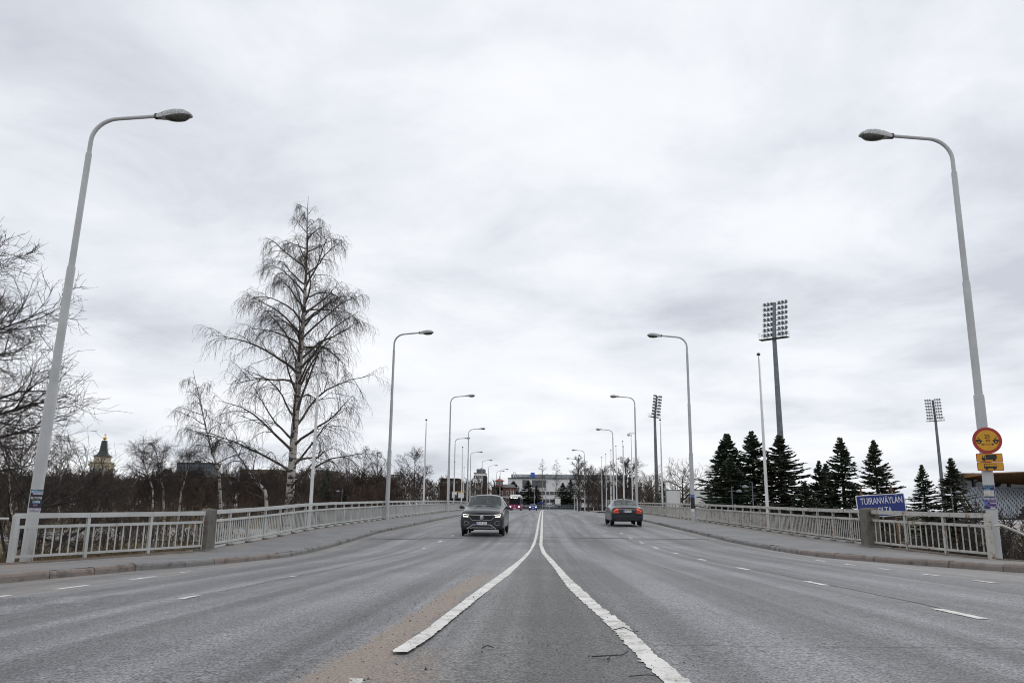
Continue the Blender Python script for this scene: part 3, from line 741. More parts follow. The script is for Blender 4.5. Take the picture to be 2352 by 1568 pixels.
# ------------------------------------------------------------------ floodlight masts
def make_flood(rz):
    root = thing('floodlight_mast', 'x', 'floodlight mast')
    H = 36.0; tp = lambda z: -(z - 29.4) * .15
    MB().lathe([(.62, -1.5), (.60, 2), (.46, 18), (.36, 29.5)], 12).build('mast', M_STEEL, root, smooth=True); MB().tube([(0, 0, 29.4), (0, tp(H), H)], [.355, .29], 12).build('mast_head', M_STEEL, root, smooth=True)
    hd = []
    lm = None
    for r in range(7):
        z = 30.2 + r * .92
        MB().box((0, tp(z) - .36, z), (4.3, .10, .10)).build('crossbar', M_STEELD, root)
        for c, x in enumerate((-1.95, -1.3, -.68, .68, 1.3, 1.95)):
            rx = math.radians(28)
            if lm is None:
                mb = MB(); M = Matrix.Rotation(math.radians(62), 4, 'X')
                mb.lathe([(.25, .13), (.255, .10), (.22, -.02), (.14, -.14), (.09, -.23), (.02, -.25)], 10, M); mb.box((-.30, 0, -.08), (.03, .05, .34)); mb.box((.30, 0, -.08), (.03, .05, .34)); mb.box((0, 0, -.24), (.62, .06, .04))
                lm = mb.build('floodlight', pm('floodlight_grey', (.16, .175, .185), .35, .4, 4, metal=.3), root, (x, tp(z) - .36, z + .32), smooth=True)
            else: link('floodlight', lm.data, root, (x, tp(z) - .36, z + .32))
    for x in (-1.3, 1.3): MB().beam((x, tp(29.6) - .3, 29.6), (x, tp(36.4) - .3, 36.4), .05, .05, up=Vector((1, 0, 0))).build('upright', M_STEELD, root)
    mb = MB(); mb.box((0, .1, 29.6), (5.0, 1.3, .10))
    mb.build('platform', M_STEELD, root)
    mb = MB()
    for x in (-2.45, -1.5, 1.5, 2.45):
        for y in (-.5, .7): mb.box((x, y, 30.15), (.04, .04, 1.05))
    for y in (-.5, .7):
        for z in (30.2, 30.65):
            mb.box((-1.6, y, z), (1.8, .03, .03)); mb.box((1.6, y, z), (1.8, .03, .03))
    mb.build('guard_rail', M_STEEL, root)
    return root
fm0 = make_flood(0)
for i, (px, py, Y, rz, lab) in enumerate(((1801, 690, 137, math.radians(142), 'largest floodlight mast, rising behind the spruces at right'),
                                         (1509, 909, 240, math.radians(48), 'floodlight mast with angled lamps beside the second right-hand lamp'),
                                         (2167, 918, 244, math.radians(-38), 'slim floodlight mast at far right next to a small spruce'))):
    q = at(px, 1140, Y); top = at(px, py, Y).z; zb = float(terr_z(q.x, Y)); s = (top - zb) / 36.2
    o = fm0 if i == 0 else copy_tree(fm0)
    o.location = (q.x, Y, zb); o.rotation_euler = (0, 0, rz); o.scale = (1, 1, s); o['label'] = lab; o['group'] = 'stadium floodlight masts'

# ------------------------------------------------------------------ signs and posters
def disc_poly(r, n=40, cx=0, cz=0): return [(cx + r * math.cos(2 * math.pi * k / n), cz + r * math.sin(2 * math.pi * k / n)) for k in range(n)]
def rrect(w, h, r, n=5):
    out = []
    for sx, sz, a0 in ((1, 1, 0), (-1, 1, 90), (-1, -1, 180), (1, -1, 270)):
        for k in range(n + 1):
            a = math.radians(a0 + 90 * k / n); out.append((sx * (w / 2 - r) + r * math.cos(a), sz * (h / 2 - r) + r * math.sin(a)))
    return out
def sign_root(label, cat_name, c, rz): return thing(cat_name, label, 'sign', c, rz)
face = lambda x, y: math.atan2(x, y) * -1.0     # turn a sign towards the road user standing at the origin
LX, LY = R1.location.x, R1.location.y
def on_pole(px, py):
    q = at(px, py, LY - .20); return Vector((q.x, LY - .20, q.z))
c = on_pole(2267.5, 1011); t = sign_root('round yellow sign with red rim reading 25 m on the right lamp', 'round_sign', c, -.30)
MB().plate(disc_poly(.335), -.004, .014).build('rim', M_RED, t); MB().plate(disc_poly(.338), .003, .02).build('backing', M_STEEL, t); MB().plate(disc_poly(.262), -.008, .0).build('face', M_YEL, t)
T = Matrix.Translation
text_mesh('25', .145, M_INK, 'lettering', t, T((.005, -.011, .10)), .005, .9); text_mesh('m', .145, M_INK, 'lettering', t, T((.015, -.011, .0)), .002, 1.0)
mb = MB(); mb.plate([(-.10, -.112), (.10, -.112), (.10, -.096), (-.10, -.096)], -.012, -.006); mb.plate([(-.15, -.104), (-.10, -.132), (-.10, -.076)], -.012, -.006); mb.plate([(.15, -.104), (.10, -.132), (.10, -.076)], -.012, -.006); mb.build('arrow', M_INK, t)
for s in (-1, 1):
    mb = MB(); P = lambda L: [(s * x, z) for x, z in L]
    mb.plate(P([(.258, -.03), (.12, -.03), (.118, .0), (.16, .02), (.185, .075), (.225, .08), (.225, .066), (.197, .062), (.18, .024), (.258, .022)]), -.012, -.006)
    mb.plate(disc_poly(.046, 16, s * .19, -.04), -.0145, -.0121); mb.build('car_symbol', M_INK, t)
    MB().plate(disc_poly(.02, 12, s * .19, -.04), -.0165, -.0147).build('hub_symbol', M_YEL, t)
MB().box((.0, .09, .12), (.10, .16, .05)).build('bracket', M_STEELD, t)
for k, (px, py, lab) in enumerate(((2272.5, 1050.5, 'upper yellow plate with a black truck symbol below the round sign'), (2275, 1070.5, 'lower yellow plate with a black bus symbol below the round sign'))):
    c = on_pole(px, py); t = sign_root(lab, 'vehicle_plate', c, -.26)
    MB().plate(rrect(.60, .215, .025), -.004, .012).build('rim', M_RED, t); MB().plate(rrect(.572, .187, .02), -.008, .0).build('face', M_YEL, t)
    mb = MB()
    if k == 0:
        mb.plate([(-.085, -.035), (.165, -.035), (.165, .075), (-.085, .075)], -.012, -.006)
        mb.plate([(-.18, -.05), (-.075, -.05), (-.075, -.036), (-.098, -.036), (-.098, .055), (-.155, .055), (-.175, .0), (-.18, -.01)], -.0125, -.0065); mb.plate([(-.10, -.056), (.14, -.056), (.14, -.037), (-.10, -.037)], -.0118, -.006)
        wh = (-.13, .10)
        MB().plate([(-.162, .005), (-.115, .005), (-.115, .045), (-.148, .045)], -.0145, -.0127).build('window_symbol', M_YEL, t)
    else:
        mb.plate([(-.15, -.05), (.145, -.05), (.145, .06), (.135, .068), (-.125, .068), (-.14, .06)], -.012, -.006); wh = (-.09, .085)
        for x0 in (-.137, -.075, -.02, .035, .09): MB().plate([(x0, .005), (x0 + (.05 if x0 > -.1 else .052), .005), (x0 + .05, .055), (x0 + (.0 if x0 > -.1 else .012), .055)], -.0145, -.0122).build('window_symbol', M_YEL, t)
    for x in wh: mb.plate(disc_poly(.031, 16, x, -.055), -.0142, -.0126)
    mb.build('vehicle_symbol', M_INK, t)
    MB().box((.0, .07, .0), (.10, .14, .04)).build('bracket', M_STEELD, t)
# blue bridge name sign
c = at(2024, 1160, 27.2); zb = float(terr_z(c.x, 27.2)); t = thing('bridge_name_sign', 'blue sign with white lettering TUIRANVÄYLÄN SILTA behind the right railing', 'sign', (c.x, 27.2, c.z), .10)
t.rotation_euler = (0, math.radians(-3.8), .12)
W, H = 1.68, .72
MB().plate(rrect(W, H, .05), -.004, .012).build('border', M_SIGNWHITE, t); MB().plate(rrect(W - .05, H - .05, .035), -.008, .0).build('face', M_SIGNBLUE, t)
text_mesh('TUIRANVÄYLÄN', .30, M_SIGNWHITE, 'lettering', t, T((.03, -.011, .145)), .002, .655); text_mesh('SILTA', .30, M_SIGNWHITE, 'lettering', t, T((.1, -.011, -.175)), .002, .655)
for x in (-.60, .46): MB().tube([(x, .05, zb - c.z - .3), (x, .05, .62)], .028, 6).build('post', M_RUST, t)

def poster(name, label, lamp, z0, z1, r, span, parts, yaw=0.0):
    lx, ly, lz = lamp.location; a = math.atan2(lx, ly)
    tl_ = lamp.rotation_euler.y * (-1 if abs(lamp.rotation_euler.z) > 1 else 1); r *= lamp.scale.x
    t = thing(name, label, 'poster', (lx + math.sin(tl_) * (z0 + z1) / 2, ly, lz), -a + yaw)
    def sheet(nm, x0, x1, a0, a1, mat, dr):
        n = 10; vs = []
        for zz in (a0, a1):
            for k in range(n + 1):
                x = (x0 + (x1 - x0) * k / n); th = x; rr_ = r + dr; vs.append((rr_ * math.sin(th), -rr_ * math.cos(th), zz))
        for zz in (a0, a1):
            for k in range(n + 1):
                th = x0 + (x1 - x0) * k / n; rr_ = r + dr - .0025; vs.append((rr_ * math.sin(th), -rr_ * math.cos(th), zz))
        m = n + 1; fs = [(k, k + 1, m + k + 1, m + k) for k in range(n)] + [(2 * m + k, 3 * m + k, 3 * m + k + 1, 2 * m + k + 1) for k in range(n)] + [(0, m, 3 * m, 2 * m), (n, 2 * m + n, 3 * m + n, m + n), ] + [(k, 2 * m + k, 2 * m + k + 1, k + 1) for k in range(n)] + [(m + k, m + k + 1, 3 * m + k + 1, 3 * m + k) for k in range(n)]
        MB().add(vs, fs).build(nm, mat, t, smooth=False)
    sheet('sheet', -span, span, z0, z1, parts[0], .004)
    for p in parts[1:]:
        if p[0] == 'band': sheet('print_band', p[1] * span, p[2] * span, z0 + (z1 - z0) * p[3], z0 + (z1 - z0) * p[4], p[5], .0075)
        else: text_mesh(p[1], p[2], p[3], 'lettering', t, T((0, 0, z0 + (z1 - z0) * p[4])), .0015, p[5], bend=r + .0115)
    return t
m_navy = pm('poster_navy', (.012, .016, .12), .5, .3, 9); m_dark = pm('poster_black', (.012, .014, .02), .5, .4, 7); m_ice = pm('poster_ice_blue', (.22, .34, .48), .5, .5, 12); m_lil = pm('poster_lilac', (.40, .36, .46), .5, .25, 14)
m_torn = pm('torn_paper', (.47, .46, .43), .8, .2, 9); m_vio = pm('poster_violet', (.20, .10, .26), .5, .5, 20); m_blue2 = pm('poster_blue', (.06, .13, .36), .5, .5, 8)
lz = L1.location.z
def zat(px, py, lamp): return at(px, py, lamp.location.y).z - lamp.location.z
za, zb_ = zat(65, 1172, L1), zat(70, 1124, L1)
poster('concert_poster', 'dark concert poster wrapped round the left lamp pole', L1, za, zb_, .142, 1.0, [m_dark, ('band', -.9, 1, .86, .97, m_ice), ('band', -.6, 1, .76, .85, m_lil), ('band', -1, 1, 0, .12, m_lil), ('band', -.5, .6, .36, .47, m_ice), ('band', -.7, .6, .505, .52, pm('poster_olive', (.25, .22, .05), .5, .2, 5)), ('band', -.35, .25, .22, .31, m_vio), ('text', 'RUTOPIA', .085, M_SIGNWHITE, .60, .78)], .12)
zc, zd = zat(2278, 1168, R1), zat(2275, 1114, R1)
poster('torn_poster', 'torn blue and white poster above the violet poster on the right lamp', R1, zc + (zd - zc) * .52, zd, .140, 1.15, [m_navy, ('band', -.85, .75, .02, .55, m_torn), ('band', -.7, .2, .56, .72, pm('poster_teal', (.06, .20, .26), .5, .4, 9)), ('text', 'SOUNDI', .075, m_ice, .86, .9)], -.1)
poster('festival_poster', 'blue and violet poster with white heading low on the right lamp', R1, zc, zc + (zd - zc) * .50, .141, 1.15, [m_navy, ('band', -1, -.25, .25, .62, m_blue2), ('band', -.3, 1, .55, .68, m_vio), ('band', 0, 1, .44, .52, m_lil), ('band', -.9, 1, .33, .39, m_vio), ('band', -.4, .9, .18, .27, m_vio), ('band', 0, .7, .04, .12, M_SIGNWHITE), ('text', 'DIMENSIO', .082, M_SIGNWHITE, .82, .82)], -.1)
o = LIM[9]; poster('small_poster', 'small blue and black poster on the second right-hand lamp', o, 1.15, 2.0, .142, 1.0, [m_dark, ('band', -1, 1, .78, 1, m_blue2), ('band', -.7, .6, -.2, -.02, M_SIGNWHITE)], 0)

# ------------------------------------------------------------------ vehicles
def car_paint(name, col, rough=.3):
    m = pm(name, col, rough, .04, 2, metal=.25, spec=.4, coat=.35); return m
class Car:
    """lofted body: y = 0 is the end that faces the camera; stations run away from it"""
    def __init__(s, name, label, loc, rz, stations, paint, glass_cells, roof_cells=()):
        s.root = thing(name, label, 'car' if 'bus' not in name else 'bus', loc, rz)
        n = len(stations[0][1]); vs = []; fs = []; mi = []
        for y, prof in stations:
            for x, z in prof: vs.append((x, y, z))
            for x, z in prof[1:-1]: vs.append((-x, y, z))
        m = 2 * n - 2
        R = lambda i, k: i * m + k
        Lf = lambda i, k: i * m + (k if k in (0, n - 1) else n + k - 1)
        for i in range(len(stations) - 1):
            for k in range(n - 1):
                g = 1 if (i, k) in glass_cells else (2 if k < 2 else 0)
                fs.append((R(i, k), R(i, k + 1), R(i + 1, k + 1), R(i + 1, k))); mi.append(g)
                fs.append((Lf(i, k + 1), Lf(i, k), Lf(i + 1, k), Lf(i + 1, k + 1))); mi.append(g)
        for i, rev in ((0, 0), (len(stations) - 1, 1)):
            for k in range(n - 1):
                f = [R(i, k), R(i, k + 1), Lf(i, k + 1), Lf(i, k)]; f = [a for j, a in enumerate(f) if a not in f[:j]]
                fs.append(tuple(f[::-1] if not rev else f)); mi.append(2 if k < 1 else 0)
        me = bpy.data.meshes.new('body'); me.from_pydata(vs, [], fs)
        me.materials.append(paint); me.materials.append(M_GLASS); me.materials.append(M_BLACK); me.polygons.foreach_set('material_index', mi)
        me.polygons.foreach_set('use_smooth', [True] * len(fs)); me.update()
        bm = bmesh.new(); bm.from_mesh(me); bmesh.ops.recalc_face_normals(bm, faces=bm.faces)
        cl = bm.edges.layers.float.get('crease_edge') or bm.edges.layers.float.new('crease_edge')
        for e in bm.edges:
            a = [f.material_index for f in e.link_faces]
            if 1 in a and len(set(a)) > 1: e[cl] = .8
        ed = {tuple(sorted((e.verts[0].index, e.verts[1].index))): e for e in bm.edges}
        for i in range(len(stations)):
            for k in range(n):
                for fn in (R, Lf):
                    if i + 1 < len(stations) and k in (1, 2, 5, 6):
                        e = ed.get(tuple(sorted((fn(i, k), fn(i + 1, k)))))
                        if e: e[cl] = max(e[cl], {1: .7, 2: .5, 5: .45, 6: .35}[k])
                    if k + 1 < n and i in (0, 1, 3, len(stations) - 1):
                        e = ed.get(tuple(sorted((fn(i, k), fn(i, k + 1)))))
                        if e: e[cl] = max(e[cl], {0: .55, 1: .25, 3: .3}.get(i, .3))
        bm.to_mesh(me); bm.free()
        tmp = bpy.data.objects.new('tmp', me); C.objects.link(tmp); md = tmp.modifiers.new('s', 'SUBSURF'); md.levels = 2; md.render_levels = 2
        bpy.context.view_layer.update()
        ev = bpy.data.meshes.new_from_object(tmp.evaluated_get(bpy.context.evaluated_depsgraph_get())); bpy.data.objects.remove(tmp)
        V = np.empty(len(ev.vertices) * 3, np.float32); ev.vertices.foreach_get('co', V); V = V.reshape(-1, 3)
        I = np.empty(len(ev.loops), np.int32); ev.loops.foreach_get('vertex_index', I); I = I.reshape(-1, 4)
        MI = np.empty(len(ev.polygons), np.int32); ev.polygons.foreach_get('material_index', MI)
        s.bvh = BVHTree.FromPolygons([tuple(v) for v in V.tolist()], I.tolist()); s.V = V
        def sub(nm, sel, mat):
            F = I[sel]; u, inv = np.unique(F, return_inverse=True); return link(nm, np_mesh(nm, V[u], inv.reshape(-1, 4), None, mat), s.root)
        s.body = sub('body', MI == 0, paint); sub('underbody', MI == 2, M_BLACK)
        # glass: front/rear/side panes as separate parts
        G = I[MI == 1]; cen = V[G].mean(1); nrm = np.cross(V[G[:, 1]] - V[G[:, 0]], V[G[:, 2]] - V[G[:, 0]]); nrm /= np.linalg.norm(nrm, axis=1)[:, None] + 1e-9
        sel = np.zeros(len(I), bool); gi = np.where(MI == 1)[0]; mid = (stations[0][0] + stations[-1][0]) / 2
        side = np.abs(nrm[:, 0]) > .62
        for nm, mk in (('window_near', ~side & (cen[:, 1] < mid)), ('window_far', ~side & (cen[:, 1] >= mid)), ('side_window', side & (cen[:, 0] < 0)), ('side_window', side & (cen[:, 0] >= 0))):
            if mk.any():
                q = np.zeros(len(I), bool); q[gi[mk]] = True; sub({'window_near': 'end_window', 'window_far': 'end_window'}.get(nm, nm), q, M_GLASS)
    def y_at(s, x, z):
        h = s.bvh.ray_cast(Vector((x, -3, z)), Vector((0, 1, 0))); return h[0].y if h[0] is not None and h[0].y < 1.2 else None
    def panel(s, name, xs, top, bot, mat, proud=.012, thick=.03, parent=None, nz=3):
        """a panel on the end facing the camera, bounded by top and bottom curves z(x)"""
        xs = np.asarray(xs, float); tp = np.interp(xs, [a for a, _ in top], [b for _, b in top]); bt = np.interp(xs, [a for a, _ in bot], [b for _, b in bot])
        V = []; last = 0.0
        for x, a, b in zip(xs, tp, bt):
            for k in range(nz + 1):
                z = b + (a - b) * k / nz; y = s.y_at(x, z)
                if y is None: y = last
                last = y; V.append((x, y - proud, z))
        m = nz + 1; n = len(xs); F = [(i * m + k, (i + 1) * m + k, (i + 1) * m + k + 1, i * m + k + 1) for i in range(n - 1) for k in range(nz)]
        nv = len(V); V2 = V + [(x, y + thick, z) for x, y, z in V]
        for i in range(n - 1): F += [(i * m, nv + i * m, nv + (i + 1) * m, (i + 1) * m), (i * m + nz, (i + 1) * m + nz, nv + (i + 1) * m + nz, nv + i * m + nz)]
        for k in range(nz): F += [(k, k + 1, nv + k + 1, nv + k), ((n - 1) * m + k, nv + (n - 1) * m + k, nv + (n - 1) * m + k + 1, (n - 1) * m + k + 1)]
        return MB().add(V2, F).build(name, mat, parent or s.root, smooth=True)
    def bar(s, name, pts, r, mat, proud=.012, parent=None, nsub=5):
        P = []
        for (x0, z0), (x1, z1) in zip(pts[:-1], pts[1:]):
            for k in range(nsub): P.append((x0 + (x1 - x0) * k / nsub, z0 + (z1 - z0) * k / nsub))
        P.append(pts[-1]); L = 0.0; Q = []
        for x, z in P:
            y = s.y_at(x, z); y = L if y is None else y; L = y; Q.append((x, y - proud, z))
        return MB().tube(Q, r, 6).build(name, mat, parent or s.root, smooth=True)
    def wheels(s, track, ys, r=.335, w=.225, rim=True):
        for y in ys:
            for sd in (-1, 1):
                M = Matrix.Translation((sd * track, y, r)) @ Matrix.Rotation(math.pi / 2, 4, 'Y')
                wh = MB().lathe([(r * .62, -w / 2), (r * .92, -w / 2), (r, -w / 2 + .04), (r, w / 2 - .04), (r * .92, w / 2), (r * .62, w / 2)], 24, M).build('wheel', M_TYRE, s.root, smooth=True)
                if rim:
                    M2 = Matrix.Translation((sd * (track + w / 2 - .02), y, r)) @ Matrix.Rotation(sd * math.pi / 2, 4, 'Y')
                    MB().lathe([(r * .64, -.02), (r * .62, .015), (r * .5, .005), (.09, -.005), (.06, .02), (.01, .02)], 20, M2).build('rim', M_RIM, wh, smooth=True)
                    for k in range(5):
                        a = 2 * math.pi * k / 5; MB().box((sd * (track + w / 2 + .0), y + math.cos(a) * r * .33, r + math.sin(a) * r * .33), (.02, .05, r * .5), rx=-a + math.pi / 2).build('spoke', M_RIM, wh)
                M3 = Matrix.Translation((sd * (track + w / 2 - .05), y, r + .01)) @ Matrix.Rotation(sd * math.pi / 2, 4, 'Y')
                MB().lathe([(r + .075, -.04), (r + .075, .035), (r + .005, .035), (r + .005, -.04)], 24, M3).build('wheel_arch', M_BLACK, s.root, smooth=True)
    def seat(s, x, y, z, mat, w=.48):
        mb = MB(); mb.cbox((0, 0, .30), (w, .16, .62), .05); mb.cbox((0, .28, .0), (w, .5, .16), .04); mb.build('seat', mat, s.root, (x, y, z))
        MB().cbox((0, 0, 0), (.27, .12, .19), .04).build('headrest', mat, s.root, (x, y, z + .71))
    def mirror(s, x, y, z, mat, sd):
        t = MB().lathe([(.02, -.06), (.07, -.055), (.10, -.02), (.105, .03), (.085, .06), (.02, .065)], 12, Matrix.Rotation(math.pi / 2, 4, 'X') @ Matrix.Diagonal((1.05, .70, .9, 1))).build('mirror', mat, s.root, (x + sd * .13, y, z))
        MB().beam((-sd * .16, .03, -.05), (-sd * .05, .0, -.02), .05, .04).build('mirror_arm', M_BLACK, t)
        MB().box((0, -.01, -.055), (.17, .10, .03)).build('mirror_base', M_BLACK, t); return t
    def plate(s, z, txt, w=.44, h=.115):
        y = s.y_at(0, z); p = MB().plate(rrect(w, h, .012), y - .045, y - .022).build('number_plate', M_PLATE, s.root)
        p.location = (0, 0, z); MB().plate(rrect(w + .03, h + .03, .012), y - .032, y + .02).build('plate_holder', M_BLACK, p)
        MB().plate([(-w / 2 + .008, -h / 2 + .008), (-w / 2 + .052, -h / 2 + .008), (-w / 2 + .052, h / 2 - .008), (-w / 2 + .008, h / 2 - .008)], y - .048, y - .044).build('country_band', M_PBLUE, p)
        text_mesh(txt, .112, M_INK, 'plate_lettering', p, T((.026, y - .047, 0)), .002, .80); return p

def fullx(a, n=25): return np.linspace(-a, a, n)
# --- dark SUV coming towards us
P_SUV = car_paint('suv_graphite_paint', (.030, .031, .037))
suv_st = [(0.00, [(0, .23), (.70, .23), (.79, .31), (.815, .55), (.80, .72), (.74, .82), (.62, .855), (.36, .87), (0, .88)]),
          (0.16, [(0, .20), (.80, .20), (.90, .29), (.915, .58), (.895, .78), (.82, .905), (.66, .945), (.38, .965), (0, .972)]),
          (0.60, [(0, .20), (.80, .20), (.905, .29), (.92, .60), (.905, .84), (.845, .965), (.68, 1.005), (.38, 1.03), (0, 1.035)]),
          (1.12, [(0, .20), (.80, .20), (.90, .29), (.91, .62), (.90, .90), (.855, 1.02), (.72, 1.06), (.40, 1.095), (0, 1.105)]),
          (1.26, [(0, .20), (.80, .20), (.90, .29), (.91, .62), (.90, .90), (.86, 1.03), (.735, 1.10), (.41, 1.15), (0, 1.16)]),
          (1.98, [(0, .20), (.80, .20), (.90, .29), (.91, .62), (.90, .92), (.865, 1.05), (.640, 1.485), (.40, 1.535), (0, 1.55)]),
          (2.12, [(0, .20), (.80, .20), (.90, .29), (.91, .62), (.90, .92), (.865, 1.05), (.635, 1.50), (.40, 1.560), (0, 1.575)]),
          (2.80, [(0, .20), (.80, .20), (.90, .29), (.91, .62), (.90, .93), (.865, 1.06), (.630, 1.51), (.40, 1.575), (0, 1.59)]),
          (3.45, [(0, .20), (.80, .20), (.90, .29), (.915, .62), (.905, .94), (.86, 1.08), (.61, 1.48), (.38, 1.55), (0, 1.565)]),
          (3.68, [(0, .22), (.74, .22), (.89, .35), (.915, .64), (.90, .95), (.85, 1.09), (.58, 1.44), (.36, 1.50), (0, 1.515)]),
          (4.05, [(0, .25), (.72, .25), (.88, .38), (.90, .66), (.88, .92), (.82, 1.06), (.60, 1.14), (.36, 1.17), (0, 1.18)]),
          (4.23, [(0, .32), (.62, .32), (.78, .42), (.82, .62), (.80, .80), (.74, .90), (.56, .94), (.34, .96), (0, .97)])]
gl = {(4, 6), (4, 7)} | {(i, 5) for i in (5, 6, 7, 8)} | {(9, 6), (9, 7)}
yS, xS = 33.45, -2.50
suv = Car('family_suv', 'dark grey SUV with lit headlights driving towards the camera', (xS, yS, float(road_z(xS, yS + 1.5)) + .015), math.radians(-1.0), suv_st, P_SUV, gl)
suv.root.rotation_euler = (math.radians(1.6), 0, math.radians(-1.0)); suv.root.scale = (1, 1, 1.035)
suv.wheels(.785, (.83, 3.42), .335)
# front: grille, lamps, trims
gt = [(-.50, .765), (.50, .765)]; gb = [(-.50, .70), (-.36, .585), (.36, .585), (.50, .70)]
g = suv.panel('grille', np.concatenate([np.linspace(-.50, -.36, 5), np.linspace(-.33, .33, 15), np.linspace(.36, .50, 5)]), gt, gb, M_BLACK, .010)
for z, a in ((.72, .47), (.675, .43), (.63, .38)): suv.bar('grille_bar', [(-a, z), (a, z)], .008, pm('grille_dark', (.006, .006, .006), .6, .1, 5), .016, g, 14)
suv.bar('chrome_strip', [(-.62, .79), (-.3, .778), (.3, .778), (.62, .79)], .010, M_CHROME, .018)
suv.bar('grille_trim', [(-.52, .70), (-.385, .575), (.385, .575), (.52, .70)], .008, M_SILVER, .018)
M_LED = pm('lit_headlight', (.9, .9, .9), .3, .02, 3, emis=(1, .93, .85), estr=2.6)
for sd in (-1, 1):
    xs = np.linspace(.52, .775, 9) * sd; xs = np.sort(xs)
    f = lambda L: sorted((sd * a, b) for a, b in L)
    hl = suv.panel('headlight', xs, f([(.52, .785), (.775, .815)]), f([(.52, .71), (.60, .685), (.775, .70)]), pm('headlight_dark', (.10, .10, .10), .15, .2, 9, spec=.8), .014)
    suv.panel('light_bar', np.sort(np.linspace(.555, .765, 7) * sd), f([(.555, .722), (.765, .742)]), f([(.555, .700), (.765, .708)]), M_LED, .026, .01, hl, 2)
    suv.bar('drl_line', [(sd * .53, .784), (sd * .765, .808), (sd * .772, .76)], .006, M_LED, .024, hl)
    # fog recess with silver surround
    fx = f([(.50, .46), (.60, .535), (.74, .54)]); fb = f([(.50, .44), (.58, .395), (.73, .375)])
    fg = suv.panel('fog_recess', np.sort(np.linspace(.52, .72, 8) * sd), fx, fb, M_BLACK, .010)
    suv.bar('fog_trim', [(sd * a, b) for a, b in ((.515, .46), (.60, .535), (.715, .538), (.725, .385), (.59, .40), (.515, .45), (.515, .46))], .007, M_SILVER, .016, fg, 4)
    suv.bar('bumper_trim', [(sd * .24, .40), (sd * .36, .40), (sd * .47, .325), (sd * .60, .235)], .018, M_SILVER, .014)
    # bonnet crease
    suv.mirror(sd * .86, 1.33, 1.06, P_SUV, sd)
    mb = MB(); mb.tube([(sd * .60, 2.15, 1.53), (sd * .595, 2.3, 1.60), (sd * .585, 3.2, 1.605), (sd * .575, 3.4, 1.54)], .017, 6); mb.build('roof_rail', M_BLACK, suv.root, smooth=True)
    suv.seat(sd * .36, 2.05, .56, M_SEAT); suv.seat(sd * .36, 3.0, .56, M_SEAT)
li = suv.panel('lower_intake', fullx(.50, 21), [(-.50, .315), (-.36, .395), (.36, .395), (.50, .315)], [(-.50, .285), (.50, .285)], M_BLACK, .012)
suv.bar('splitter_trim', [(-.46, .25), (-.40, .285), (.40, .285), (.46, .25)], .013, M_SILVER, .022)
suv.panel('lower_bumper', fullx(.74, 21), [(-.74, .31), (-.60, .30), (-.48, .275), (.48, .275), (.60, .30), (.74, .31)], [(-.74, .245), (.74, .245)], M_BLACK, .014)
suv.plate(.455, 'RVR-257')
ye = suv.y_at(0, .68) - .04
em = MB().lathe([(.074, 0), (.074, .012), (.06, .014), (.06, 0)], 24, T((0, ye, .675)) @ Matrix.Rotation(math.pi / 2, 4, 'X')).build('emblem', M_CHROME, suv.root, smooth=True)
mb = MB()
for a, b in (((-.045, .043), (-.0, -.002)), ((.045, .043), (.0, -.002)), ((-.062, .012), (-.03, -.052)), ((-.03, -.052), (0, .0)), ((0, .0), (.03, -.052)), ((.03, -.052), (.062, .012))):
    mb.beam((a[0], ye - .008, .675 + a[1]), (b[0], ye - .008, .675 + b[1]), .008, .014, up=Vector((0, 1, 0)))
mb.build('emblem_letters', M_CHROME, em)
MB().cbox((0, 0, 0), (1.4, .35, .10), .03).build('dashboard', M_BLACK, suv.root, (0, 1.42, 1.02))
MB().lathe([(.19, -.012), (.19, .012), (.165, .012), (.165, -.012)], 20, T((.36, 1.62, 1.0)) @ Matrix.Rotation(math.radians(70), 4, 'X')).build('steering_wheel', M_BLACK, suv.root)
MB().cbox((0, 0, 0), (.24, .05, .07), .015).build('inner_mirror', M_BLACK, suv.root, (0, 1.80, 1.40))
MB().box((0, 0, 0), (.10, .004, .07)).build('green_sticker', pm('green_sticker', (.02, .35, .10), .5, .1, 5), suv.root, (.56, 1.42, 1.16), (math.radians(-52), 0, 0))
suv.bar('wiper', [(-.62, 1.13), (-.1, 1.115)], .009, M_BLACK, .02); suv.bar('wiper', [(.05, 1.125), (.62, 1.13)], .009, M_BLACK, .02)
# driver: dark clothed person behind the wheel
def seated_person(label, loc, parent=None):
    me = bpy.data.meshes.new('person')
    J = [((0, 0, .0), .17), ((0, .02, .25), .17), ((0, .03, .46), .19), ((0, .02, .56), .07), ((0, .01, .64), .075), ((0, .0, .74), .098), ((0, .0, .80), .075), ((-.2, .02, .44), .075), ((-.25, -.1, .24), .055), ((-.14, -.34, .26), .04), ((.2, .02, .44), .075), ((.25, -.1, .24), .055), ((.14, -.34, .26), .04), ((-.12, -.3, .02), .09), ((.12, -.3, .02), .09), ((-.12, -.5, -.2), .06), ((.12, -.5, -.2), .06)]
    E_ = [(0, 1), (1, 2), (2, 3), (3, 4), (4, 5), (5, 6), (2, 7), (7, 8), (8, 9), (2, 10), (10, 11), (11, 12), (0, 13), (0, 14), (13, 15), (14, 16)]
    me.from_pydata([j[0] for j in J], E_, [])
    o = bpy.data.objects.new('person', me); C.objects.link(o); o.modifiers.new('skin', 'SKIN'); o.modifiers.new('sub', 'SUBSURF').levels = 1
    for v, j in zip(me.skin_vertices[0].data, J): v.radius = (j[1], j[1] * .85)
    me.skin_vertices[0].data[0].use_root = True
    o.data.materials.append(pm('dark_clothes', (.03, .03, .035), .8, .2, 6)); o.location = loc; tag(o, label, 'person'); return o
bpy.context.view_layer.update()
seated_person('person in dark clothes at the wheel of the dark SUV', suv.root.matrix_world @ Vector((.36, 1.93, .64)))

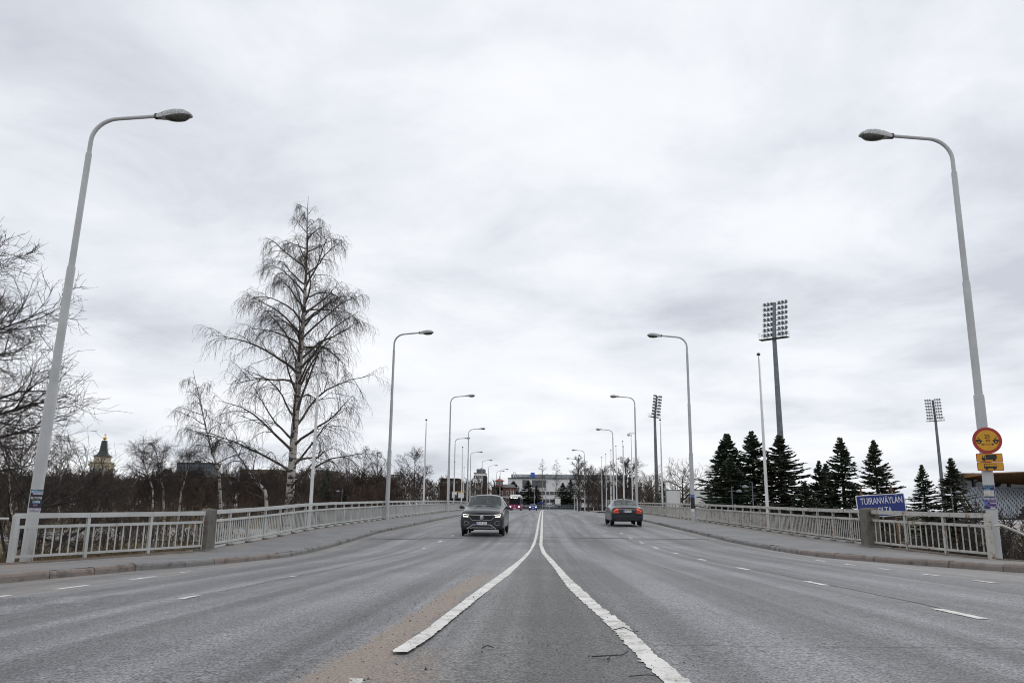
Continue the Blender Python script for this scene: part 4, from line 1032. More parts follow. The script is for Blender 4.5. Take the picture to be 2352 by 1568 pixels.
# --- dark sedan driving away
P_SED = car_paint('sedan_dark_blue_grey_paint', (.016, .019, .026))
sed_st = [(0.00, [(0, .30), (.68, .30), (.79, .38), (.82, .62), (.79, .80), (.74, .93), (.60, .985), (.34, 1.01), (0, 1.02)]),
          (0.16, [(0, .24), (.78, .24), (.90, .33), (.93, .60), (.91, .84), (.84, .985), (.68, 1.04), (.40, 1.065), (0, 1.075)]),
          (0.55, [(0, .22), (.80, .22), (.91, .31), (.93, .60), (.915, .86), (.86, 1.00), (.70, 1.06), (.42, 1.09), (0, 1.10)]),
          (0.72, [(0, .22), (.80, .22), (.91, .31), (.93, .60), (.915, .87), (.86, 1.01), (.70, 1.08), (.42, 1.12), (0, 1.13)]),
          (1.50, [(0, .20), (.80, .20), (.91, .29), (.93, .60), (.915, .89), (.87, 1.02), (.62, 1.40), (.40, 1.45), (0, 1.465)]),
          (1.70, [(0, .20), (.80, .20), (.91, .29), (.93, .60), (.915, .89), (.87, 1.02), (.62, 1.42), (.40, 1.475), (0, 1.49)]),
          (2.30, [(0, .20), (.80, .20), (.91, .29), (.93, .60), (.915, .89), (.87, 1.02), (.62, 1.43), (.40, 1.485), (0, 1.50)]),
          (2.85, [(0, .20), (.80, .20), (.91, .29), (.93, .60), (.915, .88), (.87, 1.00), (.60, 1.38), (.38, 1.44), (0, 1.455)]),
          (3.62, [(0, .20), (.80, .20), (.91, .29), (.93, .60), (.91, .84), (.85, .95), (.68, 1.0), (.40, 1.03), (0, 1.04)]),
          (4.55, [(0, .22), (.70, .22), (.86, .34), (.89, .55), (.86, .72), (.78, .80), (.60, .84), (.36, .86), (0, .87)]),
          (4.85, [(0, .30), (.50, .30), (.66, .38), (.70, .52), (.68, .62), (.62, .68), (.48, .71), (.3, .73), (0, .74)])]
gl = {(3, 6), (3, 7), (3, 7)} | {(i, 5) for i in (4, 5, 6)} | {(7, 6), (7, 7)}
yD, xD = 46.6, 4.85
sed = Car('sedan_car', 'dark blue-grey sedan with red tail lights driving away on the right', (xD, yD, float(road_z(xD, yD + 1.5)) + .015), math.radians(0.8), sed_st, P_SED, gl)
sed.root.rotation_euler = (math.radians(1.3), 0, math.radians(0.8))
sed.wheels(.79, (1.0, 3.85), .325)
M_TAIL = pm('tail_lamp_red', (.20, .008, .006), .2, .1, 5, spec=.7, emis=(1, .05, .02), estr=.10); M_TAILON = pm('tail_lamp_lit', (.6, .05, .02), .3, .05, 5, emis=(1, .13, .03), estr=1.0); M_CLEAR = pm('clear_lamp', (.42, .38, .38), .15, .2, 9, spec=.8)
for sd in (-1, 1):
    f = lambda L: sorted((sd * a, b) for a, b in L)
    tl = sed.panel('tail_light', np.sort(np.linspace(.50, .80, 9) * sd), f([(.50, .985), (.60, .975), (.80, .845)]), f([(.50, .74), (.80, .735)]), M_TAIL, .014)
    sed.panel('lit_bar', np.sort(np.linspace(.525, .775, 8) * sd), f([(.525, .965), (.60, .945), (.775, .835)]), f([(.525, .925), (.60, .90), (.69, .85), (.775, .795)]), M_TAILON, .022, .01, tl, 2)
    sed.panel('reversing_lamp', np.sort(np.linspace(.52, .62, 5) * sd), f([(.52, .89), (.62, .865)]), f([(.52, .85), (.62, .835)]), M_CLEAR, .021, .01, tl, 2)
    sed.panel('lower_reflector', np.sort(np.linspace(.49, .80, 7) * sd), f([(.49, .742), (.80, .738)]), f([(.49, .726), (.80, .722)]), M_TAILON, .018, .01, tl, 1)
    sed.mirror(sd * .88, 3.1, .99, P_SED, sd)
    MB().lathe([(.05, 0), (.055, .02), (.04, .02), (.04, 0)], 14, T((sd * .50, .06, .33)) @ Matrix.Rotation(math.pi / 2, 4, 'X')).build('exhaust', M_CHROME, sed.root)
    sed.seat(sd * .36, 1.55, .48, M_CREAM, .5); sed.seat(sd * .36, 2.5, .48, M_CREAM, .5)
sed.bar('chrome_strip', [(-.47, .905), (.47, .905)], .010, M_CHROME, .018, None, 14)
sed.panel('boot_recess', fullx(.42, 15), [(-.42, .885), (.42, .885)], [(-.42, .735), (.42, .735)], pm('boot_recess_paint', (.026, .029, .036), .3, .05, 3, metal=.3, coat=.6), .006, .02)
sed.bar('boot_seam', [(-.475, .90), (-.46, .70), (-.43, .595), (.43, .595), (.46, .70), (.475, .90)], .006, M_BLACK, .003)
sed.bar('bumper_crease', [(-.80, .485), (-.4, .515), (.4, .515), (.80, .485)], .013, pm('bumper_edge', (.07, .078, .09), .3, .05, 3, metal=.3), .008, None, 10)
sed.panel('diffuser', fullx(.60, 19), [(-.6, .385), (.6, .385)], [(-.6, .345), (.6, .345)], M_BLACK, .012)
sed.bar('tow_hook', [(.06, .46), (.06, .37)], .022, M_BLACK, .03, None, 2)
sed.plate(.805, 'HMY-897')
text_mesh('V  O  L  V  O', .055, M_CHROME, 'boot_lettering', sed.root, T((0, sed.y_at(0, .94) - .02, .945)), .002, 1.1)
text_mesh('S80', .05, M_SILVER, 'boot_lettering', sed.root, T((-.38, sed.y_at(-.38, .79) - .02, .79)), .002, 1.0); text_mesh('D5', .05, M_SILVER, 'boot_lettering', sed.root, T((.40, sed.y_at(.4, .79) - .02, .79)), .002, 1.0)
MB().cbox((0, 0, 0), (.05, .16, .07), .02).build('roof_antenna', M_BLACK, sed.root, (0, 1.78, 1.51))
MB().cbox((0, 0, 0), (1.3, .35, .06), .02).build('parcel_shelf', M_BLACK, sed.root, (0, .95, 1.03))

# --- far cars
def far_car(label, Y, X, paint, rear=False):
    st = [(y * .92, p) for y, p in suv_st] if not rear else [(y, [(x, z * 1.0) for x, z in p]) for y, p in suv_st]
    st = [(y, [(x, z * .93) for x, z in p]) for y, p in st]
    c = Car('hatchback_car', label, (X, Y, float(road_z(X, Y)) + .02), 0.0, st, paint, {(4, 6), (4, 7)} | {(i, 5) for i in (5, 6, 7, 8)} | {(9, 6), (9, 7)})
    c.wheels(.79, (.78, 3.15), .32, rim=False)
    for sd in (-1, 1):
        f = lambda L: sorted((sd * a, b) for a, b in L)
        c.panel('tail_light' if rear else 'headlight', np.sort(np.linspace(.50, .76, 6) * sd), f([(.5, .74), (.76, .76)]), f([(.5, .63), (.76, .64)]), M_TAIL if rear else M_LED, .014); c.mirror(sd * .86, 1.25, .98, paint, sd)
    c.panel('grille', fullx(.42, 9), [(-.42, .66), (.42, .66)], [(-.42, .56), (.42, .56)], M_BLACK, .012); c.panel('lower_intake', fullx(.5, 9), [(-.5, .42), (.5, .42)], [(-.5, .30), (.5, .30)], M_BLACK, .012)
    y = c.y_at(0, .5); MB().plate(rrect(.44, .11, .01), y - .04, y).build('number_plate', M_PLATE, c.root, (0, 0, .49)); return c
def on_road(px, Y): return at(px, 1165, Y).x
far_car('bright blue car with lit headlights beside the pink bus', 178, on_road(1224, 178), car_paint('bright_blue_paint', (.012, .055, .30)))
far_car('small grey car seen from behind between bus and blue car', 262, on_road(1209, 262), car_paint('grey_paint', (.10, .10, .10)), True)

# --- pink city bus
Yb = 178.0; Xb = on_road(1182, Yb); zb = float(road_z(Xb, Yb)) + .02
bus = thing('city_bus', 'pink and black city bus with white roof pod behind the dark SUV', 'bus', (Xb, Yb, zb), math.radians(-1.5))
M_PINK = pm('bus_magenta', (.26, .010, .085), .3, .06, 2, coat=.5); M_BDARK = pm('bus_black', (.018, .019, .022), .25, .15, 2, coat=.4)
MB().cbox((0, 6.0, .84), (2.55, 12.0, 1.10), .12).build('lower_body', M_PINK, bus); MB().cbox((0, 6.0, 2.13), (2.53, 11.96, 1.52), .10).build('upper_body', M_BDARK, bus); MB().cbox((0, 6.0, 2.93), (2.55, 11.98, .12), .05).build('roof', M_WHITE, bus)
MB().cbox((0, 5.0, 3.20), (2.25, 7.0, .46), .15).build('roof_pod', M_WHITE, bus)
wsn = MB().plate(rrect(2.30, 1.28, .12), -.02, .0).build('windscreen', pm('bus_windscreen', (.008, .009, .011), .25, .3, 1, spec=.15), bus, (0, 0, 1.92)); MB().plate(rrect(2.36, .34, .05), -.025, .0).build('destination_box', M_BLACK, bus, (0, 0, 2.70))
M_DISP = pm('lit_display', (.9, .9, .85), .5, .02, 3, emis=(1, .97, .88), estr=2.2)
text_mesh('18', .40, M_DISP, 'display_lettering', bus, T((-.78, -.035, 2.70)), .003); text_mesh('Rajakylä', .36, M_DISP, 'display_lettering', bus, T((.12, -.035, 2.70)), .003)
for sd in (-1, 1):
    MB().lathe([(.17, 0), (.15, .03), (.02, .05)], 12, T((sd * .93, -.0, .80)) @ Matrix.Rotation(math.pi / 2, 4, 'X')).build('headlight', M_LED, bus); MB().cbox((sd * 1.42, -.1, 2.2), (.18, .12, .42), .03).build('mirror', M_BLACK, bus)
    for y in (2.7, 8.7): MB().lathe([(.3, -.15), (.48, -.15), (.5, -.1), (.5, .1), (.48, .15), (.3, .15)], 18, T((sd * 1.13, y, .5)) @ Matrix.Rotation(math.pi / 2, 4, 'Y')).build('wheel', M_TYRE, bus)
    for k in range(6): MB().cbox((sd * 1.262, 1.6 + k * 1.8, 2.05), (.02, 1.6, 1.0), .004).build('side_window', M_WIN, bus)
MB().plate(rrect(.5, .12, .01), -.03, 0).build('number_plate', M_PLATE, bus, (0, 0, .50)); MB().plate([(-.22, .1), (0, -.14), (.22, .1), (.1, .1), (0, -.02), (-.1, .1)], -.03, 0).build('emblem', M_WHITE, bus, (0, 0, .98))

# ------------------------------------------------------------------ trees
def unit(v): return v / (np.linalg.norm(v, axis=-1, keepdims=True) + 1e-9)
def tubes_np(P, R, sides):
    """P (M,N,3) centre lines, R (M,N) radii -> verts, quads"""
    M, N, _ = P.shape
    t = np.empty_like(P); t[:, 1:-1] = P[:, 2:] - P[:, :-2]; t[:, 0] = P[:, 1] - P[:, 0]; t[:, -1] = P[:, -1] - P[:, -2]; t = unit(t)
    ax = unit(P[:, -1] - P[:, 0]); ref = np.where(np.abs(ax[:, 2:3]) > .8, np.array([[1., 0, 0]]), np.array([[0, 0, 1.]]))[:, None, :]
    u = unit(np.cross(t, np.broadcast_to(ref, t.shape))); w = np.cross(t, u)
    a = np.arange(sides) * 2 * np.pi / sides
    V = P[:, :, None] + R[:, :, None, None] * (np.cos(a)[:, None] * u[:, :, None] + np.sin(a)[:, None] * w[:, :, None])
    b = (np.arange(M)[:, None, None] * N + np.arange(N - 1)[None, :, None]) * sides; k = np.arange(sides)[None, None, :]; k2 = (k + 1) % sides
    Q = np.stack([b + k, b + k2, b + sides + k2, b + sides + k], -1).reshape(-1, 4)
    return V.reshape(-1, 3), Q
class Geo:
    def __init__(s): s.V = []; s.Q = []; s.n = 0
    def add(s, V, Q): s.V.append(V); s.Q.append(Q + s.n); s.n += len(V)
    def arr(s): return np.concatenate(s.V), np.concatenate(s.Q)
def grow(rng, P, R, n, t0, t1, ang, length, N, r0, r1=.25, grav=0.0, wob=.15, up=0.0, tipgrav=0.0, az=None, rmin=.004):
    """n children on every parent line; length may be a function of (t, parent length)"""
    M, Np, _ = P.shape
    t = (np.arange(n)[None] + rng.random((M, n))) / n * (t1 - t0) + t0
    f = t * (Np - 1); i = np.minimum(f.astype(int), Np - 2); fr = (f - i)[..., None]
    m = np.arange(M)[:, None]; a = P[m, i]; b = P[m, i + 1]; pos = a + (b - a) * fr; tan = unit(b - a)
    rad = R[m, i] + (R[m, i + 1] - R[m, i]) * fr[..., 0]
    plen = np.linalg.norm(np.diff(P, axis=1), axis=2).sum(1)[:, None]
    rnd = rng.normal(size=(M, n, 3))
    if az is not None:
        th = az(M, n); rnd = np.stack([np.cos(th), np.sin(th), 0 * th], -1)
    perp = unit(rnd - (rnd * tan).sum(-1, keepdims=True) * tan)
    an = np.radians(ang[0] + ang[1] * rng.normal(size=(M, n)))[..., None]
    d = unit(np.cos(an) * tan + np.sin(an) * perp + np.array([0, 0, up]))
    Ln = length(t, plen) if callable(length) else length * plen * (.6 + .8 * rng.random((M, n)))
    Ln = np.broadcast_to(Ln, (M, n)) * np.ones((M, n))
    d = d.reshape(-1, 3); p = pos.reshape(-1, 3); Ln = Ln.reshape(-1); st = (Ln / (N - 1))[:, None]
    out = [p]
    for k in range(N - 1):
        g = grav + tipgrav * (k + 1) / (N - 1)
        d = unit(d + np.array([0, 0, g]) + wob * rng.normal(size=d.shape)); p = p + d * st; out.append(p)
    PP = np.stack(out, 1); rs = np.maximum(np.minimum(rad.reshape(-1) * .85, r0 * (.5 + Ln / (Ln.mean() + 1e-6) * .5)), rmin)
    RR = rs[:, None] * (1 - (1 - r1) * np.linspace(0, 1, N))[None] ** 1.0
    return PP, np.maximum(RR, rmin * .6)
def trunk_line(pts, r0, r1, N=14, wob=.03, rng=None):
    pts = np.array(pts, float); s = np.linspace(0, len(pts) - 1, N); P = np.stack([np.interp(s, range(len(pts)), pts[:, k]) for k in range(3)], 1)
    if rng is not None: P[1:] += np.cumsum(rng.normal(0, wob, (N - 1, 3)) * [1, 1, .2], 0) * .5
    return P[None], np.linspace(r0, r1, N)[None]
def tree_obj(name, label, loc, wood, crown, m_wood, m_crown, cat='tree', group=None, rotz=0.0, limbs=None):
    t = thing(name, label, cat, loc, rotz, group)
    if limbs is not None and limbs.V: V, Q = limbs.arr(); link('limbs', np_mesh('limbs', V, Q, None, M_LIMB), t)
    V, Q = wood.arr(); link('trunk', np_mesh('trunk', V, Q, None, m_wood), t)
    if crown is not None: V, Q = crown.arr(); link('crown', np_mesh('crown', V, Q, None, m_crown), t)
    return t

def birch(name, label, foot, top, r0, outline, n1, n2, n3, n4, seed, tw=.006, droop=1.0, t_low=.13, midpts=None, loc_mat=M_TWIG, ang1=(48, 9)):
    """weeping birch: outline(t) gives limb length along the trunk"""
    rng = np.random.default_rng(seed); foot, top = np.array(foot, float), np.array(top, float)
    pts = [np.zeros(3)] + ([np.array(p, float) - foot for p in midpts] if midpts else []) + [top - foot]
    H = np.linalg.norm(top - foot); wood, crown, limbs = Geo(), Geo(), Geo()
    P0, R0 = trunk_line(pts, r0, .012, 22, .035, rng); R0[0, 0] *= 1.25; R0 = R0 ** 1.0
    wood.add(*tubes_np(P0, R0, 10))
    ga = lambda M, n: (np.arange(n) * 2.39996 + seed)[None] + rng.normal(0, .35, (M, n))
    P1, R1 = grow(rng, P0, R0, n1, t_low, .955, ang1, lambda t, pl: outline(t) * (.68 + .42 * rng.random(t.shape)), 9, r0 * .25, .10, -.015, .12, .05, -.12 * droop, ga, .008)
    big = R1[:, 0] > .035
    if big.any(): limbs.add(*tubes_np(P1[big], R1[big], 6))
    if (~big).any(): crown.add(*tubes_np(P1[~big], R1[~big], 4))
    P2, R2 = grow(rng, P1, R1, n2, .22, .98, (38, 14), lambda t, pl: pl * (.16 + .34 * (1 - t) + .12 * rng.random(t.shape)), 6, r0 * .07, .2, .03, .16, 0, -.45 * droop, None, .006)
    l1 = np.repeat(np.linalg.norm(np.diff(P1, axis=1), axis=2).sum(1), n2); kp = rng.random(len(l1)) < np.clip(l1 / (.16 * H), .12, 1); P2, R2 = P2[kp], R2[kp]
    crown.add(*tubes_np(P2, R2, 3))
    P3, R3 = grow(rng, P2, R2, n3, .15, 1.0, (50, 26), lambda t, pl: np.minimum((.22 + .95 * rng.random(t.shape) ** 1.6) * (H / 18) ** .5, .25 + pl * .75), 5 if n4 > 1 else 3, tw, .5, -.28 * droop, .22, 0, -.55 * droop, None, tw * .8)
    crown.add(*tubes_np(P3, R3, 3))
    P3b, R3b = grow(rng, P1, R1, n3, .45, 1.0, (60, 18), lambda t, pl: np.minimum((.3 + .8 * rng.random(t.shape)) * (H / 18) ** .5, .2 + pl * .3), 5, tw, .5, -.28 * droop, .18, 0, -.5 * droop, None, tw * .8)
    crown.add(*tubes_np(P3b, R3b, 3))
    if n4:
        P4, R4 = grow(rng, P3, R3, n4, .2, .95, (40, 16), lambda t, pl: .18 + .28 * rng.random(t.shape), 3, tw * .8, .6, -.5 * droop, .2, 0, -.2, None, tw * .7)
        crown.add(*tubes_np(P4, R4, 3))
    return tree_obj(name, label, foot, wood, crown, M_BIRCH, loc_mat, limbs=limbs)
def bare_geo(H, r0, spread, n1, n2, n3, n4, seed, tw=.008, ang=(45, 10), t_low=.18, up=.12, lean=(0, 0), shape=None, N=(8, 6, 4, 3), grav=.0, wobf=1.0):
    """spreading or upright leafless tree, returned as wood and crown geometry about its foot"""
    rng = np.random.default_rng(seed); wood, crown = Geo(), Geo()
    P0, R0 = trunk_line([(0, 0, 0), (lean[0] * .4, lean[1] * .4, H * .45), (lean[0], lean[1], H * .92)], r0, .03, 12, .06 * H / 10, rng)
    wood.add(*tubes_np(P0, R0, 8))
    shape = shape or (lambda t: np.sin(np.pi * np.clip(.15 + .8 * t, 0, 1)) ** .7)
    ga = lambda M, n: (np.arange(n) * 2.39996 + seed)[None] + rng.normal(0, .4, (M, n))
    P1, R1 = grow(rng, P0, R0, n1, t_low, .98, ang, lambda t, pl: spread * shape(t) * (.7 + .55 * rng.random(t.shape)), N[0], r0 * .42, .12, grav, .13 * wobf, up, .05, ga, .012)
    wood.add(*tubes_np(P1, R1, 5))
    P2, R2 = grow(rng, P1, R1, n2, .18, .98, (42, 12), lambda t, pl: pl * (.22 + .33 * (1 - t) + .1 * rng.random(t.shape)), N[1], r0 * .13, .2, .03 + grav, .15 * wobf, up * .5, .03, None, tw * 1.4)
    crown.add(*tubes_np(P2, R2, 3))
    P3, R3 = grow(rng, P2, R2, n3, .12, 1.0, (42, 14), lambda t, pl: pl * (.30 + .35 * rng.random(t.shape)), N[2], tw * 1.3, .5, .03 + grav, .16 * wobf, up * .5, 0, None, tw)
    crown.add(*tubes_np(P3, R3, 3))
    if n4:
        P4, R4 = grow(rng, P3, R3, n4, .15, 1.0, (42, 14), lambda t, pl: pl * (.35 + .4 * rng.random(t.shape)), N[3], tw, .6, .03 + grav, .15 * wobf, up * .4, 0, None, tw * .85)
        crown.add(*tubes_np(P4, R4, 3))
    return wood, crown
def bare(name, label, loc, *a, m_wood=M_BARK, m_crown=M_TWIG, rotz=0.0, group=None, **k):
    w, c = bare_geo(*a, **k); return tree_obj(name, label, loc, w, c, m_wood, m_crown, rotz=rotz, group=group)
def gpt(x, y, dz=-.15): return (x, y, float(terr_z(x, y)) + dz)
def foot_at(px, Y): return gpt(at(px, 1165, Y).x, Y)

# the tall birch
YB = 45.0; f0 = foot_at(662, YB); tp = at(703, 446, YB); m1, m2 = at(680, 900, YB), at(697, 690, YB)
birch('birch_tree', 'tall weeping birch with white trunk behind the left railing', f0, (tp.x, YB + .3, tp.z), .265,
      lambda t: np.interp(t, [.1, .19, .28, .38, .48, .60, .70, .78, .85, .92, 1.0], [4.2, 5.6, 5.9, 5.4, 4.8, 4.3, 3.7, 2.8, 1.8, 1.1, .5]), 60, 10, 11, 2, 6, .0066, 1.0, .10, [(m1.x, YB, m1.z), (m2.x, YB + .2, m2.z)], M_BTWIG)
# leaning birches
YB2 = 49.0; f0 = foot_at(523, YB2); tp = at(447, 850, YB2); m1, m2 = at(503, 1090, YB2), at(476, 990, YB2)
birch('birch_tree', 'slender birch leaning left of the tall birch', f0, (tp.x, YB2, tp.z), .12, lambda t: np.interp(t, [.2, .4, .6, .8, 1], [2.6, 3.0, 2.5, 1.7, .5]), 24, 7, 6, 2, 9, .0064, 1.0, .30, [(m1.x, YB2, m1.z), (m2.x, YB2, m2.z)], ang1=(55, 10))
f0 = foot_at(626, 43); tp = at(508, 985, 43); m1, m2 = at(612, 1128, 43), at(577, 1090, 43)
birch('birch_tree', 'crooked low birch bending left across the foot of the tall birch', f0, (tp.x, 43, tp.z), .13, lambda t: np.interp(t, [.2, .5, 1], [1.8, 2.3, .6]), 20, 7, 6, 2, 14, .006, .9, .25, [(m1.x, 43, m1.z), (m2.x, 43, m2.z)])
for k, (bx, tx, ty, lab, sd) in enumerate(((362, 318, 1028, 'leftmost of three small white-stemmed birches behind the left approach railing', 21), (389, 352, 1022, 'middle small birch with straight white stem behind the left approach railing', 22), (408, 440, 1045, 'small birch with a bent white stem nearest the left stone pillar', 23))):
    Y = 46 + k; f0 = foot_at(bx, Y); tp = at(tx, ty, Y); m1 = at(bx - (12 if k < 2 else -10), 1130, Y)
    birch('birch_tree', lab, f0, (tp.x, Y, tp.z), .085, lambda t: np.interp(t, [.3, .5, .75, 1], [1.5, 1.9, 1.5, .5]), 18, 7, 6, 1, sd, .008, .15, .38, [(m1.x, Y, m1.z)], ang1=(36, 8))
for bx, tx, ty, Y, lab, sd, o in ((35, 20, 975, 75, 'drooping reddish birch behind the leftmost lamp pole', 31, 3.4), (140, 140, 992, 82, 'drooping birch between the left lamp pole and the church tower', 32, 3.2), (835, 838, 1024, 125, 'taller birch of the group left of the second left lamp', 33, 3.4), (866, 868, 1030, 130, 'birch standing directly behind the second left lamp', 34, 3.0), (797, 797, 1040, 122, 'dense birch at the left of the group by the second left lamp', 35, 3.0), (752, 757, 1058, 120, 'small drooping birch right of the flagpole by the tall birch', 36, 2.2)):
    f0 = foot_at(bx, Y); tp = at(tx, ty, Y)
    birch('birch_tree', lab, f0, (tp.x, Y, tp.z), .15, lambda t, o=o: o * np.interp(t, [.2, .5, .8, 1], [.8, 1, .7, .2]), 20, 6, 5, 1, sd, .014, .8, .25, None, M_TWIGR, (42, 9))
# dark trees at the left edge
bare('elm_tree', 'large dark bare tree cut off by the left edge of the picture', gpt(-25.3, 31), 14.8, .26, 5.5, 30, 11, 8, 4, 41, tw=.0095, ang=(66, 14), t_low=.10, up=.06)
bare('willow_tree', 'low dark tree with branches sweeping up right behind the left lamp', gpt(-18.6, 27.5), 2.7, .12, 3.3, 14, 9, 6, 2, 43, tw=.007, ang=(55, 14), t_low=.03, up=.10, lean=(1.4, .3))
bare('willow_tree', 'dark bare tree leaning right in front of the church tower', gpt(-21.5, 34), 3.4, .12, 4.0, 12, 8, 6, 2, 44, tw=.008, ang=(52, 14), t_low=.05, up=.10, lean=(2.2, .5))
# trees behind the bridge
bare('aspen_tree', 'bare spreading tree right of the second left flagpole', foot_at(950, 150), 11.2, .2, 4.6, 14, 8, 6, 2, 51, tw=.02, ang=(48, 10), t_low=.3)
bare('lime_tree', 'bare narrow tree with a pointed top beside the kerb island lamps', foot_at(1330, 165), 12.5, .18, 2.6, 26, 8, 5, 2, 52, tw=.018, ang=(45, 8), t_low=.18)
bare('lime_tree', 'dense round bare tree on the kerb island behind the sticker-covered lamp', foot_at(1352, 150), 8.6, .2, 3.4, 20, 8, 5, 2, 53, tw=.018, ang=(45, 10), t_low=.25, m_crown=M_TWIGR)
bare('lime_tree', 'bare roadside tree between kerb island and third right lamp', foot_at(1388, 160), 8.8, .18, 3.4, 20, 8, 5, 2, 54, tw=.018, ang=(45, 10), t_low=.25, m_crown=M_TWIGR)
bare('lime_tree', 'dark round bare tree directly behind the sedan roof', foot_at(1438, 135), 9.8, .22, 3.6, 24, 8, 6, 2, 55, tw=.017, ang=(42, 10), t_low=.22)
bare('poplar_tree', 'light brown spreading bare tree behind the white hoardings', foot_at(1568, 130), 8.2, .22, 5.0, 15, 8, 6, 3, 56, tw=.014, ang=(58, 10), t_low=.25, up=.05, m_crown=M_TAN)
bare('poplar_tree', 'light brown bare tree left of the slim floodlight mast', foot_at(1498, 150), 7.6, .18, 4.2, 13, 8, 6, 2, 57, tw=.016, ang=(55, 10), t_low=.25, m_crown=M_TAN)
for px, H, Y, sd, lab in ((1246, 17.5, 270, 61, 'thin birch in front of the white hotel facade, left of the pair'), (1279, 17.5, 272, 62, 'thin birch in front of the white hotel facade, right of the pair')):
    birch('birch_tree', lab, foot_at(px, Y), Vector(foot_at(px, Y)) + Vector((0, 0, H)), .2, lambda t: 3.0 * np.interp(t, [.2, .5, 1], [.8, 1, .2]), 22, 7, 5, 0, sd, .022, .5, .25, None, M_TWIGR, (38, 8))

# spruces
def spruce_mesh(H, W, seed, whorls=36, per=10, double=False, m=14):
    rng = np.random.default_rng(seed); wood, crown = Geo(), Geo()
    P0, R0 = trunk_line([(0, 0, 0), (0, 0, H)], .14 * H / 9, .01, 6); wood.add(*tubes_np(P0, R0, 6))
    tops = [(0, 0, 0, 1.0, 1.0)] + ([(.9, .2, H * .3, .68, .62)] if double else [])
    for ox, oy, oz, hs, ws in tops:
        n = whorls * per; t = np.repeat((np.arange(whorls) / whorls), per) + rng.normal(0, .006, n); t = np.clip(t, .01, .995)
        z = oz + H * hs * (.04 + .96 * t); L = W * ws * (1 - t) ** 1.05 * (.66 + .50 * rng.random(n)) + .05 + .10 * (1 - t)
        th = rng.random(n) * 2 * np.pi; el = np.radians(np.interp(t, [0, .4, .8, 1], [-20, -6, 22, 62]) + rng.normal(0, 11, n)); N = 6
        P = np.empty((n, N, 3)); d = np.stack([np.cos(th) * np.cos(el), np.sin(th) * np.cos(el), np.sin(el)], -1); p = np.stack([np.full(n, ox), np.full(n, oy), z], -1); P[:, 0] = p
        for k in range(1, N):
            d = unit(d + np.array([0, 0, -.10 if k < 3 else .13]) + rng.normal(0, .05, d.shape)); p = p + d * (L / (N - 1))[:, None]; P[:, k] = p
        R = (.010 + .012 * L)[:, None] * np.linspace(1, .3, N)[None]; crown.add(*tubes_np(P, R, 3))
        # needle-covered shoots along each branch
        tt = .12 + .88 * (np.arange(m)[None] + rng.random((n, m))) / m; f = tt * (N - 1); i = np.minimum(f.astype(int), N - 2); fr = (f - i)[..., None]; ii = np.arange(n)[:, None]
        pos = P[ii, i] + (P[ii, i + 1] - P[ii, i]) * fr; tan = unit(P[ii, i + 1] - P[ii, i]); sidev = unit(np.cross(tan, np.array([0, 0, 1.])) ) * np.where(rng.random((n, m, 1)) < .5, 1, -1)
        sd = unit(tan * .8 + sidev * (.75 + .2 * rng.random((n, m, 1))) + np.array([0, 0, -.22]) + rng.normal(0, .22, tan.shape)); sl = (.07 + .17 * rng.random((n, m)) + .17 * L[:, None] * (1 - tt * .8))[..., None] * (.35 + .65 * np.minimum(1, L / .7))[:, None, None] * (H / 9) ** .5
        S = np.stack([pos, pos + sd * sl * .5 + np.array([0, 0, .01]), pos + sd * sl + np.array([0, 0, .04])], 2).reshape(-1, 3, 3); r = np.tile(np.array([.022, .043, .006]), (len(S), 1)) * (.8 + .5 * rng.random((len(S), 1))) * (H / 9) ** .5
        crown.add(*tubes_np(S, r, 3))
    return wood, crown
SPR = []
for H, W, sd, dbl in ((9.0, 2.1, 71, False), (9.0, 2.35, 72, True), (9.0, 2.2, 73, False)):
    w, c = spruce_mesh(H, W, sd, double=dbl); SPR.append((np_mesh('trunk', *w.arr(), None, M_BARK), np_mesh('crown', *c.arr(), None, M_NEEDLE if sd != 73 else M_NEEDLE2)))
def spruce(px, py, Y, half, v, label, rz=0.0, group='spruces'):
    f0 = foot_at(px, Y); H = at(px, py, Y).z - f0[2]; w = half * Y / FPX / .98
    t = thing('spruce_tree', label, 'tree', f0, rz, group); k = w / (2.1, 2.35, 2.2)[v] * 2.25
    a, b = SPR[v]; link('trunk', a, t, scale=(k, k, H / 9.0)); link('crown', b, t, scale=(k, k, H / 9.0))
spruce(1682, 1050, 66, 62, 0, 'broad low spruce at the left end of the row behind the right railing', .4)
spruce(1735, 990, 72, 62, 1, 'double-topped spruce behind the white flagpole', 2.9)
spruce(1799, 998, 70, 64, 2, 'tall spruce directly in front of the largest floodlight mast', 1.0)
spruce(1888, 1058, 74, 38, 1, 'small ragged spruce left of the blue sign group', .6)
spruce(1941, 1003, 70, 46, 0, 'tall spruce second left of the blue sign', 2.0)
spruce(2019, 1010, 66, 46, 2, 'tall spruce right behind the blue sign', 3.0)
spruce(2126, 1066, 84, 30, 0, 'small spruce left of the slim floodlight mast at far right', 4.0)
spruce(2195, 1051, 78, 38, 2, 'spruce between far-right floodlight mast and grandstand roof', 5.1)
spruce(1850, 1105, 62, 46, 0, 'low bushy spruce filling the gap behind the rusty railing', 2.3)
spruce(746, 1075, 95, 16, 0, 'small dark spruce right of the flagpole by the tall birch', 1.2)
spruce(795, 1112, 100, 20, 2, 'low dark spruce left of the second left lamp', .3); spruce(830, 1110, 104, 13, 0, 'narrow dark spruce near the foot of the second left lamp', 2.2)
spruce(1523, 1095, 120, 10, 0, 'narrow pointed conifer right of the slim floodlight mast', 1.2)
